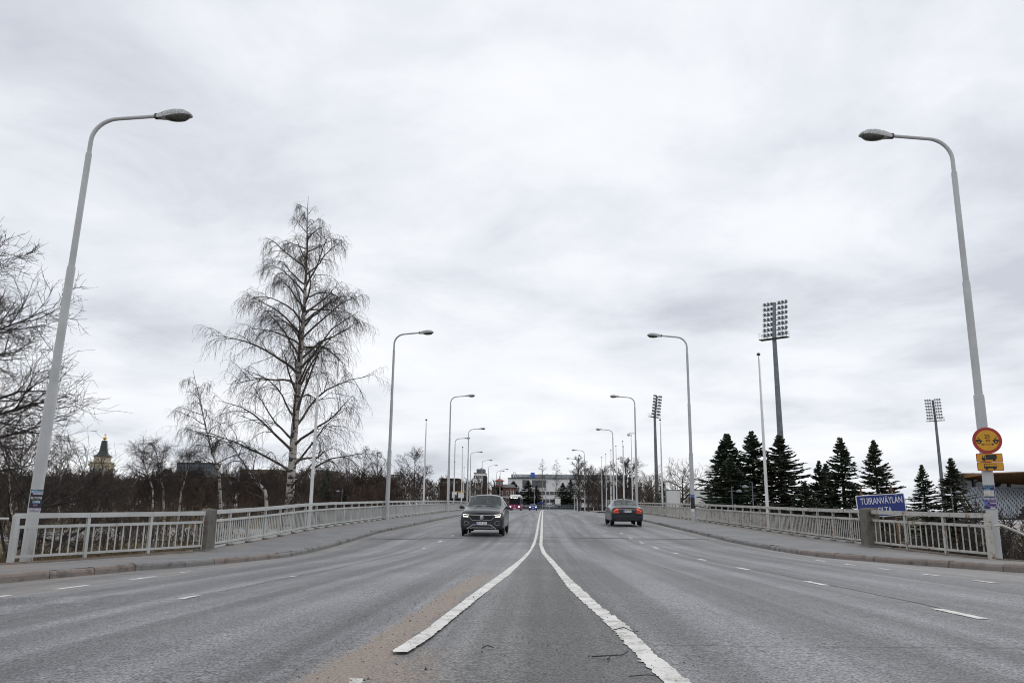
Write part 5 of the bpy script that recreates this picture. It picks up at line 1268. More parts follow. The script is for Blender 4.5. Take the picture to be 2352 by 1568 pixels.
for px, py, h, lab in ((1179, 1104, 22, 'dark conifer just above the bus roof'), (1213, 1102, 19, 'dark conifer behind the blue car'), (1232, 1114, 15, 'small conifer in the middle of the hotel front'), (1293, 1108, 17, 'conifer at the right part of the hotel front'), (1311, 1100, 15, 'dark conifer at the far right of the hotel front')): spruce(px, py, 274, h, 0 if px % 2 else 2, lab, px * .7, 'conifers before the hotel')

# woods that read as one mass
def scatter_wood(name, label, cat, spots, variants, mat):
    G = Geo()
    for k, (x, y, s, rz) in enumerate(spots):
        w, c = variants[k % len(variants)]; cs, sn = math.cos(rz), math.sin(rz); M = np.array([[cs, -sn, 0], [sn, cs, 0], [0, 0, 1]]) * s; b = np.array([x, y, float(terr_z(x, y)) - .2])
        for V, Q in (w, c): G.add(V @ M.T + b, Q)
    o = link(name, np_mesh(name, *G.arr(), None, mat)); return tag(o, label, cat, kind='stuff')
VAR = []
for k in range(6):
    w, c = bare_geo(8.0, .08, 2.7, 13, 7, 5, 0, 100 + k, tw=.023, ang=(36, 14), t_low=.03, up=.16, N=(4, 3, 2, 2)); VAR.append((w.arr(), c.arr()))
SHR = []
for k in range(4):
    w, c = bare_geo(3.2, .04, 1.9, 13, 6, 5, 0, 120 + k, tw=.013, ang=(40, 14), t_low=.0, up=.22, N=(4, 3, 2, 2)); SHR.append((w.arr(), c.arr()))
SHB = []
for k in range(4):
    w, c = bare_geo(3.2, .03, 1.9, 14, 6, 5, 0, 150 + k, tw=.019, ang=(34, 16), t_low=.0, up=.25, N=(3, 2, 2, 2)); SHB.append((w.arr(), c.arr()))
rng = np.random.default_rng(77)
def spots_px(n, p0, p1, y0, y1, s0, s1):
    out = []
    for k in range(n):
        Y = y0 + (y1 - y0) * rng.random(); px = p0 + (p1 - p0) * (k + rng.random()) / n; x = at(px, 1170, Y).x
        if abs(x) < 12.5: continue
        out.append((x, Y, s0 + (s1 - s0) * rng.random(), rng.random() * 6.3))
    return sorted(out, key=lambda q: q[1])
scatter_wood('bare_thicket', 'dark brown leafless thicket behind the left railing', 'thicket', spots_px(80, -80, 890, 95, 150, .50, .80) + spots_px(30, 640, 900, 100, 150, .65, .95), VAR, M_TWIGW)
scatter_wood('bare_thicket', 'leafless brown thicket between the left lamps and the red house', 'thicket', spots_px(74, 880, 1160, 165, 240, .80, 1.12), VAR, M_TWIGW)
scatter_wood('bare_thicket', 'leafless trees massed around the hotel and behind the sedan', 'thicket', spots_px(54, 1318, 1500, 195, 280, .85, 1.25) + spots_px(25, 1480, 1640, 150, 220, .6, .9) + spots_px(18, 1160, 1310, 278, 290, .6, .95), VAR, M_TWIGW)
scatter_wood('undergrowth', 'low leafless shrubs under the left trees', 'shrubs', spots_px(30, -60, 520, 28, 62, .35, .75) + spots_px(40, -60, 900, 62, 96, .7, 1.25), SHR, M_TWIGW)
scatter_wood('shrubbery', 'tangled leafless shrubs behind the rusty right railing', 'shrubs', spots_px(40, 2030, 2420, 25.5, 48, .45, .75) + spots_px(13, 2240, 2440, 22.5, 34, .40, .60) + spots_px(30, 1640, 2060, 34, 60, .5, .85), SHR, M_TWIG)
scatter_wood('brushwood', 'dense dark brown brushwood at the foot of the left thicket', 'shrubs', spots_px(110, -90, 900, 98, 128, 1.25, 1.75), [(w_, c_) for w_, c_ in SHB], M_TWIGW)
# far wooded ridge at right
V8 = []
for k in range(2):
    w, c = spruce_mesh(14, 3.0, 140 + k, 8, 5, False, 2); V8.append((w.arr(), c.arr()))
o = scatter_wood('far_wood', 'distant dark wood on the skyline at right', 'wood', [(x, Y, s, r) for x, Y, s, r in spots_px(26, 1990, 2420, 420, 520, .55, .95)] + spots_px(22, 2030, 2420, 300, 380, .25, .5), V8, pm('far_wood_green', (.035, .036, .026), .9, .3, .1))

# ------------------------------------------------------------------ buildings
def bpart(name, mat, parent, c, d, rz=0.0): return MB().box(c, d, rz).build(name, mat, parent)
def windows(parent, mat_f, mat_g, xs, zs, w, h, y):
    """each window a frame with a pane set into it, on a facade facing -y"""
    proto = None
    for z in zs:
        for x in xs:
            if proto is None:
                mb = MB(); t_ = .06
                for cx, cz, sx, sz in ((0, h / 2, w, t_), (0, -h / 2, w, t_), (-w / 2, 0, t_, h), (w / 2, 0, t_, h)): mb.box((cx, 0, cz), (sx + t_ * .0, .14, sz))
                f = mb.build('window', mat_f, parent, (x, y, z)); pn = MB().box((0, .03, 0), (w - .05, .05, h - .05)).build('pane', mat_g, f); proto = (f.data, pn.data)
            else: f = link('window', proto[0], parent, (x, y, z)); link('pane', proto[1], f)
def base_z(px, Y): return float(terr_z(at(px, 1165, Y).x, Y))
M_RENDER = pm('white_render', (.74, .74, .75), .8, .06, .4); M_GLASSF = pm('blue_grey_facade_glass', (.10, .135, .165), .12, .45, .35, spec=.9); M_GRILLE = pm('grey_louvre', (.11, .115, .125), .6, .15, 2)
M_PANEL = pm('roof_glass_panel', (.22, .25, .27), .25, .3, .3, spec=.8); M_OCHRE = pm('ochre_render', (.44, .385, .265), .8, .12, .6); M_ROOFD = pm('dark_tin_roof', (.03, .034, .036), .5, .2, .5); M_GOLD = pm('gilding', (.75, .48, .10), .25, .1, 2, metal=1)
M_WOODR = pm('red_brown_boards', (.13, .055, .042), .8, .25, 1); M_ROOFRED = pm('red_tin_roof', (.28, .055, .03), .6, .15, 1); M_BRICKD = pm('dark_brick', (.05, .038, .033), .9, .25, 1); M_LOUVRE = pm('roof_wood', (.23, .125, .045), .6, .15, .3, mscale=(.2, 6, 1))
# hotel
Y = 300.0; x0 = at(1166, 1165, Y).x; zt = at(1166, 1098, Y).z; zb = base_z(1200, Y) - 1; W = 44.0
t = thing('white_hotel', 'long white hotel block with glass penthouse and rooftop sign', 'building', (x0, Y, zb), 0.0)
Hh = zt - zb; cx = W / 2
bands = [Hh - 4.6, Hh - 7.4, Hh - 10.2]
bpart('wall', M_RENDER, t, (cx, 9, Hh / 2), (W, 18, Hh))
for k, z in enumerate(bands):
    n = 26
    xs = [1.1 + (W - 2.2) * (i + .5) / n for i in range(n)]
    windows(t, M_WHITE, M_WIN, xs, [z - .7], 1.45, 1.35, -.02)
gr = bpart('louvre_panel', M_GRILLE, t, (6.6, -.03, Hh - 1.9), (2.4, .12, 2.7)); bpart('louvre_panel', M_GRILLE, t, (11.6, -.03, Hh - 1.9), (5.2, .12, 2.7))
pz = at(1172, 1088.3, Y).z - zb
pent = bpart('penthouse', M_PANEL, t, (W / 2 + .6, 8.5, (Hh + pz) / 2 + .0), (W - 1.2, 16, pz - Hh)); bpart('parapet', M_ROOFD, t, (W / 2 + .2, 8.7, Hh + .08), (W + .5, 18.3, .22))
for k in range(22): bpart('mullion', M_GRILLE, pent, (1.4 + k * 2.05, .45, (Hh + pz) / 2), (.07, .1, pz - Hh - .1))
sg = thing('rooftop_sign', 'white script hotel sign with a blue square on the hotel roof', 'sign', (x0 + 1.6, Y - .2, zb + Hh + .25))
text_mesh('R', 3.0, M_SIGNWHITE, 'lettering', sg, T((.9, 0, .95)), .03, .9); text_mesh('adisson', 1.55, M_SIGNWHITE, 'lettering', sg, T((4.1, 0, .85)), .03, 1.0)
MB().plate(rrect(1.55, 1.55, .1), -.1, .1).build('blue_square', pm('sign_bright_blue', (.01, .10, .50), .4, .05, 1), sg, (7.6, 0, 1.15)); text_mesh('BLU', .5, pm('pale_blue', (.3, .5, .8), .5, .05, 2), 'lettering', sg, T((7.6, -.12, 1.15)), .02)
MB().box((3.6, .05, .08), (5.6, .08, .10)).build('underline', pm('sign_bright_blue', (.01, .10, .50), .4, .05, 1), sg)
# pale apartment block and its roof house
def block(name, label, cat, px0, px1, py, Y, mat, depth=12, nx=6, nz=3, wz=1.9, ww=.9, wh=1.3, floor=2.9, roof=M_ROOFD):
    a, b = at(px0, 1165, Y), at(px1, 1165, Y); zt = at((px0 + px1) / 2, py, Y).z; zb = base_z((px0 + px1) / 2, Y) - 1; W = b.x - a.x; H = zt - zb
    t = thing(name, label, cat, (a.x, Y, zb)); bpart('wall', mat, t, (W / 2, depth / 2, H / 2), (W, depth, H)); bpart('roof', roof, t, (W / 2, depth / 2, H + .1), (W + .4, depth + .4, .24))
    windows(t, M_WHITE, M_WIN, [W * (i + .5) / nx for i in range(nx)], [H - wz - floor * k for k in range(nz)], ww, wh, -.02); return t, W, H
t, W, H = block('apartment_block', 'pale apartment block with grey roof storey above the left thicket', 'building', 1087, 1112, 1086, 330, M_RENDER, nx=6, nz=4, wz=1.6)
bpart('roof_storey', M_GRILLE, t, (W * .58, 5, H + .9), (W * .75, 7, 1.7)); bpart('roof_vent', M_GRILLE, t, (W * .62, 5, H + 2.0), (W * .16, 2, .6))
block('apartment_block', 'white and dark gabled block just right of the second left lamp', 'building', 892, 916, 1091, 300, M_RENDER, nx=5, nz=4, wz=1.5, ww=1.0)
block('brick_building', 'dark low building behind the birches at left', 'building', 760, 880, 1108, 260, M_BRICKD, nx=9, nz=2, wz=2.0)
block('brick_building', 'dark flat-roofed building behind the third left lamp', 'building', 1010, 1052, 1099, 300, M_BRICKD, nx=5, nz=2)
block('apartment_block', 'grey block half hidden behind the tall birch', 'building', 720, 762, 1082, 330, pm('grey_render', (.20, .19, .17), .8, .1, .5), nx=6, nz=3)
block('flat_building', 'flat copper-green roofed building behind the tall birch trunk', 'building', 545, 640, 1079, 330, pm('tan_render', (.17, .12, .075), .8, .1, .5), nx=9, nz=3, roof=pm('copper_green', (.11, .16, .12), .6, .15, .5))
t, W, H = block('flat_building', 'low white flat-roofed building left of the glass office', 'building', 345, 418, 1088, 420, M_RENDER, nx=12, nz=1, wz=1.6)
bpart('roof_unit', M_ROOFD, t, (W * .3, 4, H + 1.3), (3.6, 3, 2.0)); bpart('roof_cap', M_ROOFD, t, (W * .29, 4, H + 2.5), (1.8, 2, .5))
# glass office
Y = 430.0; a, b = at(397, 1165, Y), at(471, 1165, Y); zt = at(434, 1064, Y).z; zb = base_z(434, Y); W = b.x - a.x + 1.5; H = zt - zb
t = thing('glass_office', 'dark-framed glass office block behind the left birches', 'building', (a.x, Y, zb), 0)
bpart('core', M_STEELD, t, (W / 2, 6, H / 2), (W - .4, 11.6, H - .2)); bpart('roof', M_ROOFD, t, (W / 2, 6, H + .25), (W + .3, 12.3, .7)); bpart('roof_unit', M_ROOFD, t, (W * .45, 6, H + 1.2), (2.6, 3, 1.3))
nx, nz = 14, 12; pw, ph = W / nx, H / nz
pan = None
for i in range(nx):
    for k in range(nz):
        if pan is None: pan = MB().box((0, 0, 0), (pw - .18, .12, ph - .2)).build('pane', M_GLASSF, t, (pw * (i + .5), .16, ph * (k + .5)))
        else: link('pane', pan.data, t, (pw * (i + .5), .16 - .01 * ((i * 7 + k * 3) % 3), ph * (k + .5)), (math.radians(((i * 5 + k * 11) % 7 - 3) * .8), 0, math.radians(((i * 3 + k * 5) % 7 - 3) * 1.0)))
for i in range(nx + 1): bpart('mullion', M_STEELD, t, (pw * i, .0, H / 2), (.17, .3, H))
for k in range(nz + 1): bpart('transom', M_STEELD, t, (W / 2, .02, ph * k), (W, .24, .2))
# church tower
Y = 460.0; q = at(222, 1165, Y); zb = base_z(222, Y); sc = Y / FPX / .98
t = thing('church_tower', 'ochre church tower with dark spire and golden orb at left', 'tower', (q.x, Y, zb))
zl = lambda py: at(222, py, Y).z - zb
def oct_(name, mat, prof, n=8): return MB().lathe(prof, n, Matrix.Rotation(math.pi / 8, 4, 'Z')).build(name, mat, t)
w = 18.2 * sc
bpart('lower_tower', M_OCHRE, t, (0, 0, zl(1093) / 2), (w * 2.2, w * 2.2, zl(1093))); bpart('lower_cornice', M_RENDER, t, (0, 0, zl(1093)), (w * 2.3, w * 2.3, .8))
hz_ = (zl(1093) + zl(1070)) / 2; hh_ = zl(1070) - zl(1093)
tw_ = bpart('belfry', M_OCHRE, t, (0, 0, hz_), (w * 2.0, w * 2.0, hh_))
for x in (-.90, -.55, -.2, .2, .55, .90): bpart('pilaster', M_RENDER, tw_, (x * w, -w * 1.02, hz_), (w * .14, .3, hh_ - .6))
for x in (-.37, .37): bpart('belfry_opening', M_WIN, tw_, (x * w, -w * 1.015, hz_ - .3), (w * .26, .2, hh_ * .62))
bpart('cornice', M_OCHRE, t, (0, 0, zl(1067.5)), (w * 2.25, w * 2.25, 1.3)); bpart('cornice_gap', M_ROOFD, t, (0, 0, zl(1064.3)), (w * 2.0, w * 2.0, .45)); bpart('cornice', M_OCHRE, t, (0, 0, zl(1062.3)), (w * 2.15, w * 2.15, .6))
oct_('drum', M_OCHRE, [(w * 1.0, zl(1062)), (w * .98, zl(1049.5)), (w * 1.06, zl(1049)), (w * 1.06, zl(1048))])
for k in range(8):
    a = k * math.pi / 4
    MB().lathe([(.85, 0), (.85, .25), (.55, .25), (.55, 0)], 12, Matrix.Translation((math.sin(a) * w * .90, -math.cos(a) * w * .90, zl(1055.5))) @ Matrix.Rotation(a, 4, 'Z') @ Matrix.Rotation(math.pi / 2, 4, 'X')).build('round_window', M_RENDER, t)
    MB().lathe([(.5, 0), (.5, .12), (.02, .12)], 12, Matrix.Translation((math.sin(a) * w * .90, -math.cos(a) * w * .90, zl(1055.5))) @ Matrix.Rotation(a, 4, 'Z') @ Matrix.Rotation(math.pi / 2, 4, 'X')).build('round_pane', M_WIN, t)
oct_('spire_skirt', M_ROOFD, [(w * 1.16, zl(1048.3)), (w * .92, zl(1045.5)), (w * .66, zl(1042)), (w * .52, zl(1037))]); oct_('spire', M_ROOFD, [(w * .50, zl(1037.5)), (w * .33, zl(1012)), (w * .30, zl(1011.5)), (w * .05, zl(1011))])
MB().lathe([(.05, zl(1011.3)), (.35, zl(1010)), (.25, zl(1009)), (.95, zl(1007.5)), (1.1, zl(1005.8)), (.9, zl(1003.8)), (.2, zl(1002.6)), (.05, zl(1002.3))], 12).build('orb', M_GOLD, t, smooth=True)
mb = MB(); mb.box((0, 0, zl(999.0)), (.3, .2, zl(995) - zl(1003))); mb.box((0, 0, zl(998.5)), (1.7, .2, .3)); mb.build('cross', M_GOLD, t)
# red wooden house with a tower
Y = 250.0; q = at(1148, 1165, Y); zb = base_z(1148, Y); sc = Y / FPX; zl = lambda py: at(1148, py, Y).z - zb
t = thing('wooden_house', 'red-brown wooden villa with a small roofed tower near the bus', 'house', (q.x, Y, zb), .0)
bpart('wall', M_WOODR, t, (1.0, 5, zl(1118) / 2), (7.2, 8, zl(1118)))
MB().add([(-2.9, .6, zl(1119)), (5.0, .6, zl(1119)), (5.0, 9.4, zl(1119)), (-2.9, 9.4, zl(1119)), (-1.2, 5, zl(1110)), (4.0, 5, zl(1110))], [(0, 1, 5, 4), (1, 2, 5), (2, 3, 4, 5), (3, 0, 4), (3, 2, 1, 0)]).build('roof', M_ROOFD, t)
bpart('tower', M_WOODR, t, (-.3, 2.0, zl(1104) / 2), (2.0, 2.0, zl(1104)))
MB().add([(-1.9, .5, zl(1104)), (1.3, .5, zl(1104)), (1.3, 3.5, zl(1104)), (-1.9, 3.5, zl(1104)), (-.3, 2, zl(1097))], [(0, 1, 4), (1, 2, 4), (2, 3, 4), (3, 0, 4), (3, 2, 1, 0)]).build('tower_roof', M_ROOFRED, t)
bpart('spike', M_ROOFD, t, (-.3, 2, zl(1095)), (.12, .12, 1.0)); windows(t, M_WHITE, M_WIN, [-.75, .15], [zl(1109)], .55, 1.0, .96); windows(t, M_WHITE, M_WIN, [-1.6, .3, 2.2, 3.8], [zl(1131), zl(1148)], .7, 1.2, .95)
bpart('trim_band', M_RENDER, t, (1.0, .95, zl(1140)), (7.3, .1, .25))
t = thing('factory_chimney', 'thin black chimney left of the red wooden house', 'chimney', foot_at(1113, 280)); MB().lathe([(.85, -1), (.75, at(1113, 1093, 280).z - foot_at(1113, 280)[2]), (.6, at(1113, 1092, 280).z - foot_at(1113, 280)[2])], 10).build('stack', M_BLACK, t, smooth=True)
t = thing('factory_chimney', 'short brick-dark chimney between sedan lamp and camera lamp', 'chimney', foot_at(1448, 260)); MB().lathe([(.6, -1), (.55, 11.5), (.45, 11.8)], 10).build('stack', M_BRICKD, t, smooth=True)

# grandstand with wooden roof
Y = 118.0; gs = at(2268, 1165, Y); zb = float(terr_z(gs.x, Y)) ; zl = lambda py, yy: at(2300, py, yy).z - zb
t = thing('grandstand', 'stadium grandstand with rows of grey seats and curved wooden roof at right', 'grandstand', (gs.x, Y, zb), math.radians(-4))
z_lo, z_hi = zl(1192, Y), zl(1121, Y + 9.5); NR = 14; Wd = 34.0
for r in range(NR):
    y = 9.5 * r / NR; z = z_lo + (z_hi - z_lo) * r / NR; xl = .35 * (NR - r) * -.32
    bpart('step', M_BRICKD, t, (Wd / 2 + xl, y + .5, z - .45), (Wd, .95, .9))
    mb = MB(); n = 56
    for k in range(n):
        x = xl + .6 + k * .58
        if 8.2 + (NR - 1 - r) * -.55 + 3.0 < x < 9.6 + (NR - 1 - r) * -.55 + 3.0 or 16.5 < x < 17.7: continue
        mb.box((x, y + .10, z + .20), (.46, .40, .05)); mb.box((x, y + .31, z + .36), (.46, .05, .28))
    tag(mb.build('seat_row', pm('grey_seat', (.30, .33, .37), .5, .15, 2), t), kind='stuff')
bpart('front_wall', M_RENDER, t, (Wd / 2 - 1.4, -.25, z_lo - .8), (Wd + 1, .25, 1.5)); bpart('gangway', pm('gangway_concrete', (.27, .26, .23), .8, .1, 1), t, (9.8, 4.6, (z_lo + z_hi) / 2 + .06), (1.0, 11.6, .12)).rotation_euler = (math.atan2(z_hi - z_lo, 9.5), 0, 0)
bpart('back_wall', M_BRICKD, t, (Wd / 2, 11.8, z_hi + .9), (Wd, .3, 3.0))
for k in range(12): f = bpart('box_window', M_WIN, t, (2.2 + k * 2.6, 11.6, z_hi + 1.1), (2.3, .1, 1.9)); bpart('column', M_STEELD, t, (.95 + k * 2.6, 11.3, z_hi + .9), (.25, .25, 3.0))
MB().beam((-2.0, .0, z_lo + .5), (-.2, 9.6, z_hi + 1.0), .07, .07).build('side_rail', M_WHITE, t); MB().beam((-2.0, 0, z_lo - .4), (-.2, 9.6, z_hi - .1), .12, .9).build('side_wall', M_CONC, t)
# roof: thin wing, tapering to a point at the left
zr0 = zl(1090, Y + 2); rv = []; rf = []
n = 12
for k in range(n + 1):
    x = 2.2 + (Wd + 5) * (k / n); u = k / n; th = .25 + 1.5 * math.sqrt(max(0, min(1, u * 3.2))); yf = 3.6 - 6.5 * math.sqrt(min(1, u * 2.2)); zt_ = zr0 + .35 + .5 * u
    rv += [(x, yf, zt_ - .16), (x, yf, zt_), (x, 13.5, zt_ + .3), (x, 13.5, zt_ - .2 - th)]
for k in range(n):
    for j in range(4): rf.append((k * 4 + j, k * 4 + (j + 1) % 4, k * 4 + 4 + (j + 1) % 4, k * 4 + 4 + j))
rf += [(0, 1, 2, 3), (n * 4 + 3, n * 4 + 2, n * 4 + 1, n * 4)]
MB().add(rv, rf).build('roof', M_LOUVRE, t)
for x in (1.5, 4.8, 9.0, 15): MB().lathe([(.05, .15), (.28, .1), (.3, 0), (.1, -.25)], 8, T((x, 6.0, zr0 - .75))).build('loudspeaker', M_BLACK, t)

# ------------------------------------------------------------------ smaller things beyond the railings
def park_lamp(label, px, py, Y, sd):
    q = at(px, py, Y); zb = float(terr_z(q.x, Y)); H = q.z - zb + .35
    t = thing('park_lamp', label, 'lamp', (q.x, Y, zb), 0, 'dome park lamps')
    MB().lathe([(.045, -.2), (.04, H * .6), (.03, H)], 8).build('pole', M_STEEL, t, smooth=True); MB().tube([(-.22 * sd, 0, H - .35), (.45 * sd, 0, H - .30)], .02, 6).build('arm', M_STEEL, t)
    MB().lathe([(.21, -.02), (.205, .04), (.16, .10), (.09, .145), (.02, .16)], 14, T((.5 * sd, 0, H - .38))).build('shade', M_STEEL, t, smooth=True)
park_lamp('dome park lamp among the thicket left of the second left lamp', 786, 1128, 90, -1); park_lamp('dome park lamp in front of the broad low spruce', 1681, 1128, 58, 1); park_lamp('dome park lamp facing left in front of the double-topped spruce', 1728, 1118, 56, -1)
park_lamp('dome park lamp just above the railing, right of the double-topped spruce lamp', 1722, 1144, 78, 1); park_lamp('dome park lamp in front of the far-right spruce', 2185, 1130, 60, 1)
M_PANELW = pm('panel_white', (.66, .67, .67), .5, .06, .8)
for k, (a, b, lab) in enumerate(((1530, 1563, 'leftmost of three white upright hoardings behind the right railing'), (1592, 1626, 'middle white upright hoarding behind the right railing'), (1648, 1682, 'rightmost white upright hoarding, partly behind the broad spruce'))):
    Y = 96.0; p, q = at(a, 1165, Y), at(b, 1165, Y); zt = at(a, 1126, Y).z; zb = float(terr_z(p.x, Y)); W = q.x - p.x; H = zt - zb
    t = thing('advertising_hoarding', lab, 'hoarding', (p.x + W / 2, Y, zb), 0, 'white hoardings behind the right railing')
    MB().box((0, 0, H / 2), (W, .45, H)).build('board', M_PANELW, t); MB().box((0, 0, H + .04), (W + .08, .5, .09)).build('cap', M_GRILLE, t); MB().box((0, -.235, H - 2.1), (W, .03, .05)).build('seam', M_GRILLE, t)
    for x in (-W / 2, W / 2): MB().box((x, -.01, H / 2), (.06, .49, H)).build('side_post', M_GRILLE, t)
# bus stop behind the left railing end
Y = 128.0; q = at(1052, 1165, Y); zb = float(terr_z(q.x, Y)) + .3; zl = lambda py: at(1052, py, Y).z - zb
t = thing('bus_shelter', 'dark bus shelter behind the end of the left railing', 'bus shelter', (q.x, Y, zb))
MB().box((0, 0, zl(1144.5)), (3.4, 1.6, .18)).build('roof', M_BLACK, t)
for x in (-1.6, 1.6): MB().box((x, .5, zl(1144) / 2), (.08, .08, zl(1144))).build('post', M_STEELD, t)
MB().box((0, .7, zl(1144) / 2 + .1), (3.2, .05, zl(1144) - .3)).build('back_pane', M_WIN, t); MB().box((-.9, .6, 1.0), (.7, .06, 1.5)).build('advert', pm('advert_blue', (.12, .28, .55), .4, .5, 2), t)
for px, w_, h0, h1, lab, yel in ((1044.5, .95, 1143, 1128.5, 'white notice board with a dark square above the bus shelter', False), (1056.5, 1.05, 1143, 1128, 'white and yellow-topped notice board above the bus shelter', True)):
    p = at(px, 1165, Y - 1.2); z0, z1 = at(px, h0, Y - 1.2).z, at(px, h1, Y - 1.2).z; g_ = float(terr_z(p.x, Y - 1.2))
    t = thing('notice_board', lab, 'sign', (p.x, Y - 1.2, g_)); MB().box((0, 0, (z0 + z1) / 2 - g_), (w_, .08, z1 - z0)).build('board', M_SIGNWHITE, t)
    MB().box((0, .07, (z0 - g_) / 2 - .2), (.08, .05, z0 - g_ + .4)).build('post', M_STEELD, t)
    if yel: MB().box((0, -.05, z1 - g_ - .11), (w_, .03, .2)).build('yellow_strip', M_YEL, t)
    else: MB().box((.15, -.05, z0 - g_ + .25), (.42, .03, .45)).build('dark_square', M_STEELD, t)
q0, q1 = at(1068, 1165, 120), at(1094, 1165, 120); zb = float(terr_z(q0.x, 120)); t = thing('grey_hoarding', 'grey board wall behind the left railing beside the dark car', 'wall', (q0.x, 120, zb)); hz = at(1080, 1153.5, 120).z - zb; W = q1.x - q0.x
MB().box((W / 2, 0, hz / 2), (W, .12, hz)).build('board', pm('grey_board', (.16, .17, .18), .7, .15, 1), t)
for x in (0, W * .5, W): MB().box((x, -.08, hz / 2), (.09, .06, hz + .1)).build('post', M_RUST, t)
# white fence behind the trees left of the sedan
Y = 172.0; q0, q1 = at(1386, 1165, Y), at(1462, 1165, Y); zb = float(terr_z(q0.x, Y)); t = thing('board_fence', 'pale board fence behind the roadside trees left of the sedan', 'fence', (q0.x, Y, zb)); W = q1.x - q0.x; hz = at(1420, 1150, Y).z - zb
pn = None
for k in range(16):
    w_ = W / 16
    if pn is None: pn = MB().box((0, 0, hz / 2), (w_ - .06, .08, hz)).build('panel', pm('pale_board', (.42, .43, .43), .7, .25, .7), t, (w_ * .5, 0, 0))
    else: link('panel', pn.data, t, (w_ * (k + .5), .0, 0))
    MB().box((w_ * k, -.08, hz / 2), (.08, .08, hz + .1)).build('post', M_STEELD, t)
MB().box((W / 2, 0, hz + .08), (W + .1, .18, .12)).build('top_rail', M_RENDER, t)
# guard fence along the far bend
Y0, Y1 = 245.0, 205.0; A, B = at(1226, 1165, Y0), at(1334, 1165, Y1); za = float(road_z(0, Y0)); zb_ = float(road_z(0, Y1)); org = Vector((A.x, Y0, za)); t = thing('guard_fence', 'grey tubular guard fence along the far bend before the hotel', 'fence', org)
a, b = Vector((0, 0, 0)), Vector((B.x - A.x, Y1 - Y0, zb_ - za))
for h in (1.25, .75, .25): MB().tube([a + Vector((0, 0, h)), b + Vector((0, 0, h))], .05, 6).build('rail', M_STEEL, t)
for k in range(19): p = a + (b - a) * (k / 18); MB().tube([p + Vector((0, 0, -1.2)), p + Vector((0, 0, 1.3))], .06, 6).build('post', M_STEEL, t)
for k in range(90): p = a + (b - a) * ((k + .5) / 90); MB().box(p + Vector((0, 0, .75)), (.03, .03, 1.0)).build('baluster', M_STEEL, t)
def post_sign(name, label, px, py, Y, w, h, mat, rnd=False):
    q = at(px, py, Y); g_ = float(terr_z(q.x, Y)); t = thing(name, label, 'sign', (q.x, Y, g_)); MB().tube([(0, .05, -.2), (0, .05, q.z - g_)], .05, 6).build('post', M_STEEL, t)
    MB().plate(disc_poly(w / 2, 20) if rnd else rrect(w, h, .05), -.02, .02).build('board', mat, t, (0, 0, q.z - g_)); return t, q.z - g_
post_sign('direction_sign', 'small blue direction board above the far guard fence', 1240.5, 1155, 236, 1.7, .55, M_SIGNBLUE)
t, z = post_sign('lane_sign', 'white lane information board with dark edge before the hotel', 1281.5, 1151, 225, 1.6, 1.5, M_SIGNWHITE)
for k in range(3): MB().box((.7, -.03, z - .5 + k * .45), (.22, .02, .2)).build('mark', M_INK, t)
MB().plate(rrect(.8, .28, .03), -.02, .02).build('top_plate', M_SIGNWHITE, t, (-.1, 0, z + 1.05))
q = at(1255.3, 1147.5, LIM[14].location.y - .25); t = thing('mandatory_sign', 'blue round sign on the far lamp before the hotel', 'sign', (q.x, q.y, q.z)); MB().plate(disc_poly(.42, 20), -.02, .02).build('disc', M_SIGNBLUE, t); MB().plate([(-.05, .22), (.05, .22), (.05, -.1), (.14, -.1), (0, -.26), (-.14, -.1), (-.05, -.1)], -.028, -.018).build('arrow', M_SIGNWHITE, t)
post_sign('round_sign', 'grey back of a round sign at the end of the far guard fence', 1322.5, 1158, 200, .55, .55, M_STEEL, True)
# kerb island at right, far
isl = MB(); P = [(1330, 1172.5, 118), (1345, 1176, 112), (1440, 1182, 100)]
YI = np.linspace(108, 170, 20); xs0 = 7.3 + .018 * (YI - 108) ** 1.15; V = np.stack([np.stack([xs0 + dx, YI, road_z(xs0, YI) + dz], -1) for dx, dz in ((0, -.05), (0, .13), (.25, .14), (12, .12))], 1).reshape(-1, 3)
i = np.arange(19)[:, None] * 4 + np.arange(3)[None]; tag(link('kerb_island', np_mesh('kerb_island', V, np.stack([i, i + 1, i + 5, i + 4], -1).reshape(-1, 4), None, M_GRAN, False)), kind='structure')

# ------------------------------------------------------------------ litter on the road
def twig_thing(label, pts, r=.006):
    r *= .55
    z = [float(road_z(x, y)) for x, y in pts]; o = Vector((pts[0][0], pts[0][1], z[0])); t = MB().tube([Vector((x, y, zz + r + .003 + .012 * (k % 2))) - o for k, ((x, y), zz) in enumerate(zip(pts, z))], [r * (1 - .5 * k / len(pts)) for k in range(len(pts))], 5).build('fallen_twig', M_BARK, None, o); tag(t, label, 'twig'); return t
tw1 = twig_thing('forked brown twig lying between the white lines', [(.28, 4.78), (.38, 4.75), (.46, 4.86), (.5, 4.92)], .008); MB().tube([(.10, -.03, .012), (.08, -.12, .014)], .005, 5).build('side_shoot', M_BARK, tw1)
twig_thing('curved twig lying on the right white line', [(.50, 5.95), (.58, 6.0), (.64, 5.86), (.66, 5.8)], .007); twig_thing('thin straight twig near the bottom edge by the right line', [(.43, 4.22), (.52, 4.2), (.58, 4.22)], .005); twig_thing('tiny dark twig left of centre between the lines', [(-.36, 5.02), (-.33, 5.05), (-.29, 5.06)], .007)
pb = Geo(); rng = np.random.default_rng(5); n = 1500
px_ = np.concatenate([rng.normal(-.95, .22, 500), rng.uniform(-1.2, 1.0, 500), rng.uniform(-7, 7, 500)]); py_ = np.concatenate([rng.uniform(3.6, 13, 500), rng.uniform(3.6, 9, 500), rng.uniform(4, 22, 500)])
sz = rng.gamma(1.6, .0013, n) + .0015; tet = np.array([[1, 0, 0], [-.5, .87, 0], [-.5, -.87, 0], [0, 0, 1.1]])
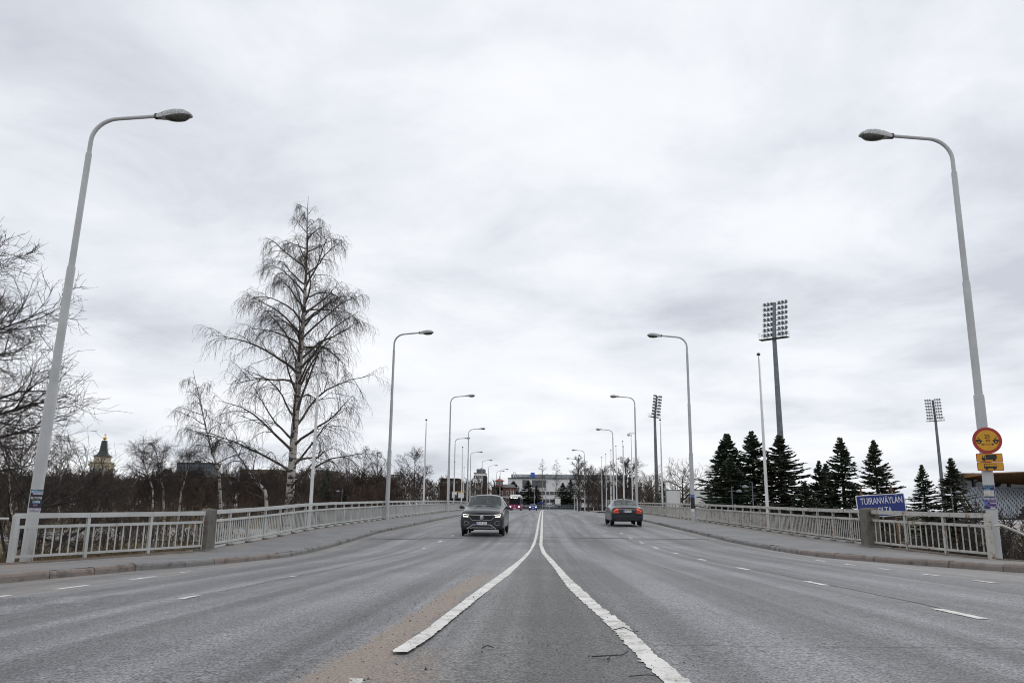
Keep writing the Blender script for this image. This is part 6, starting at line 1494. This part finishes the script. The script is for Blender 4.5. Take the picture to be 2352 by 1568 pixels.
ang = rng.random(n) * 6.28; cs, sn = np.cos(ang), np.sin(ang); L = tet[None] * sz[:, None, None]; X = L[..., 0] * cs[:, None] - L[..., 1] * sn[:, None] + px_[:, None]; Yv = L[..., 0] * sn[:, None] + L[..., 1] * cs[:, None] + py_[:, None]
Z = L[..., 2] + road_z(px_, py_)[:, None] + .0055; V = np.stack([X, Yv, Z], -1).reshape(-1, 3); b4 = np.arange(n)[:, None] * 4
TT = np.concatenate([b4 + np.array(a) for a in ((0, 1, 3), (1, 2, 3), (2, 0, 3))]); tag(link('grit', np_mesh('grit', V, None, TT, pm('brown_grit', (.06, .048, .04), .9, .4, 9), False)), 'dark grit and crumbs scattered on the asphalt', 'grit', kind='stuff')
# dry grass at the feet of the railings and on the slopes
G = Geo(); rng = np.random.default_rng(15)
def grass(n, xr, yr, h, cond=None):
    x = rng.uniform(*xr, n); y = rng.uniform(*yr, n)
    if cond is not None: m = cond(x, y); x, y = x[m], y[m]
    n = len(x); z = terr_z(x, y); H = h * (.4 + .9 * rng.random(n)); a = rng.random(n) * 6.28; ln = H * rng.uniform(.1, .7, n)
    P = np.stack([np.stack([x, y, z - .03], -1), np.stack([x + np.cos(a) * ln, y + np.sin(a) * ln, z + H], -1)], 1)
    G.add(*tubes_np(P, np.tile([.006, .001], (n, 1)) * (1 + y[:, None] / 30), 3))
grass(6500, (-24, -10.0), (17, 44), .42, lambda x, y: x < np.array([float(walk_outer(-1, v)) for v in y]) - .02); grass(4000, (-34, -14), (28, 70), .5); grass(3500, (10.7, 22), (19, 42), .40, lambda x, y: x > np.array([float(walk_outer(1, v)) for v in y]) + .05)
tag(link('dry_grass', np_mesh('dry_grass', *G.arr(), None, pm('dry_grass', (.145, .105, .055), .9, .45, 1.2))), 'dry brown winter grass beyond the railings', 'grass', kind='stuff')
# pale gravel yard seen through the left railing and pale sand field at right
def patch(name, x0, x1, y0, y1, mat, lift=.06):
    xs = np.linspace(x0, x1, 30); ys = np.linspace(y0, y1, 30); o = grid_obj(name, lambda y: xs, ys, lambda X, Y: terr_z(X, Y) + lift, mat); return o
patch('gravel_yard', -46, -19, 60, 88, pm('pale_gravel', (.26, .25, .235), .95, .12, 2)); patch('sand_field', 58, 120, 66, 112, pm('pale_sand', (.33, .31, .29), .95, .12, 1))
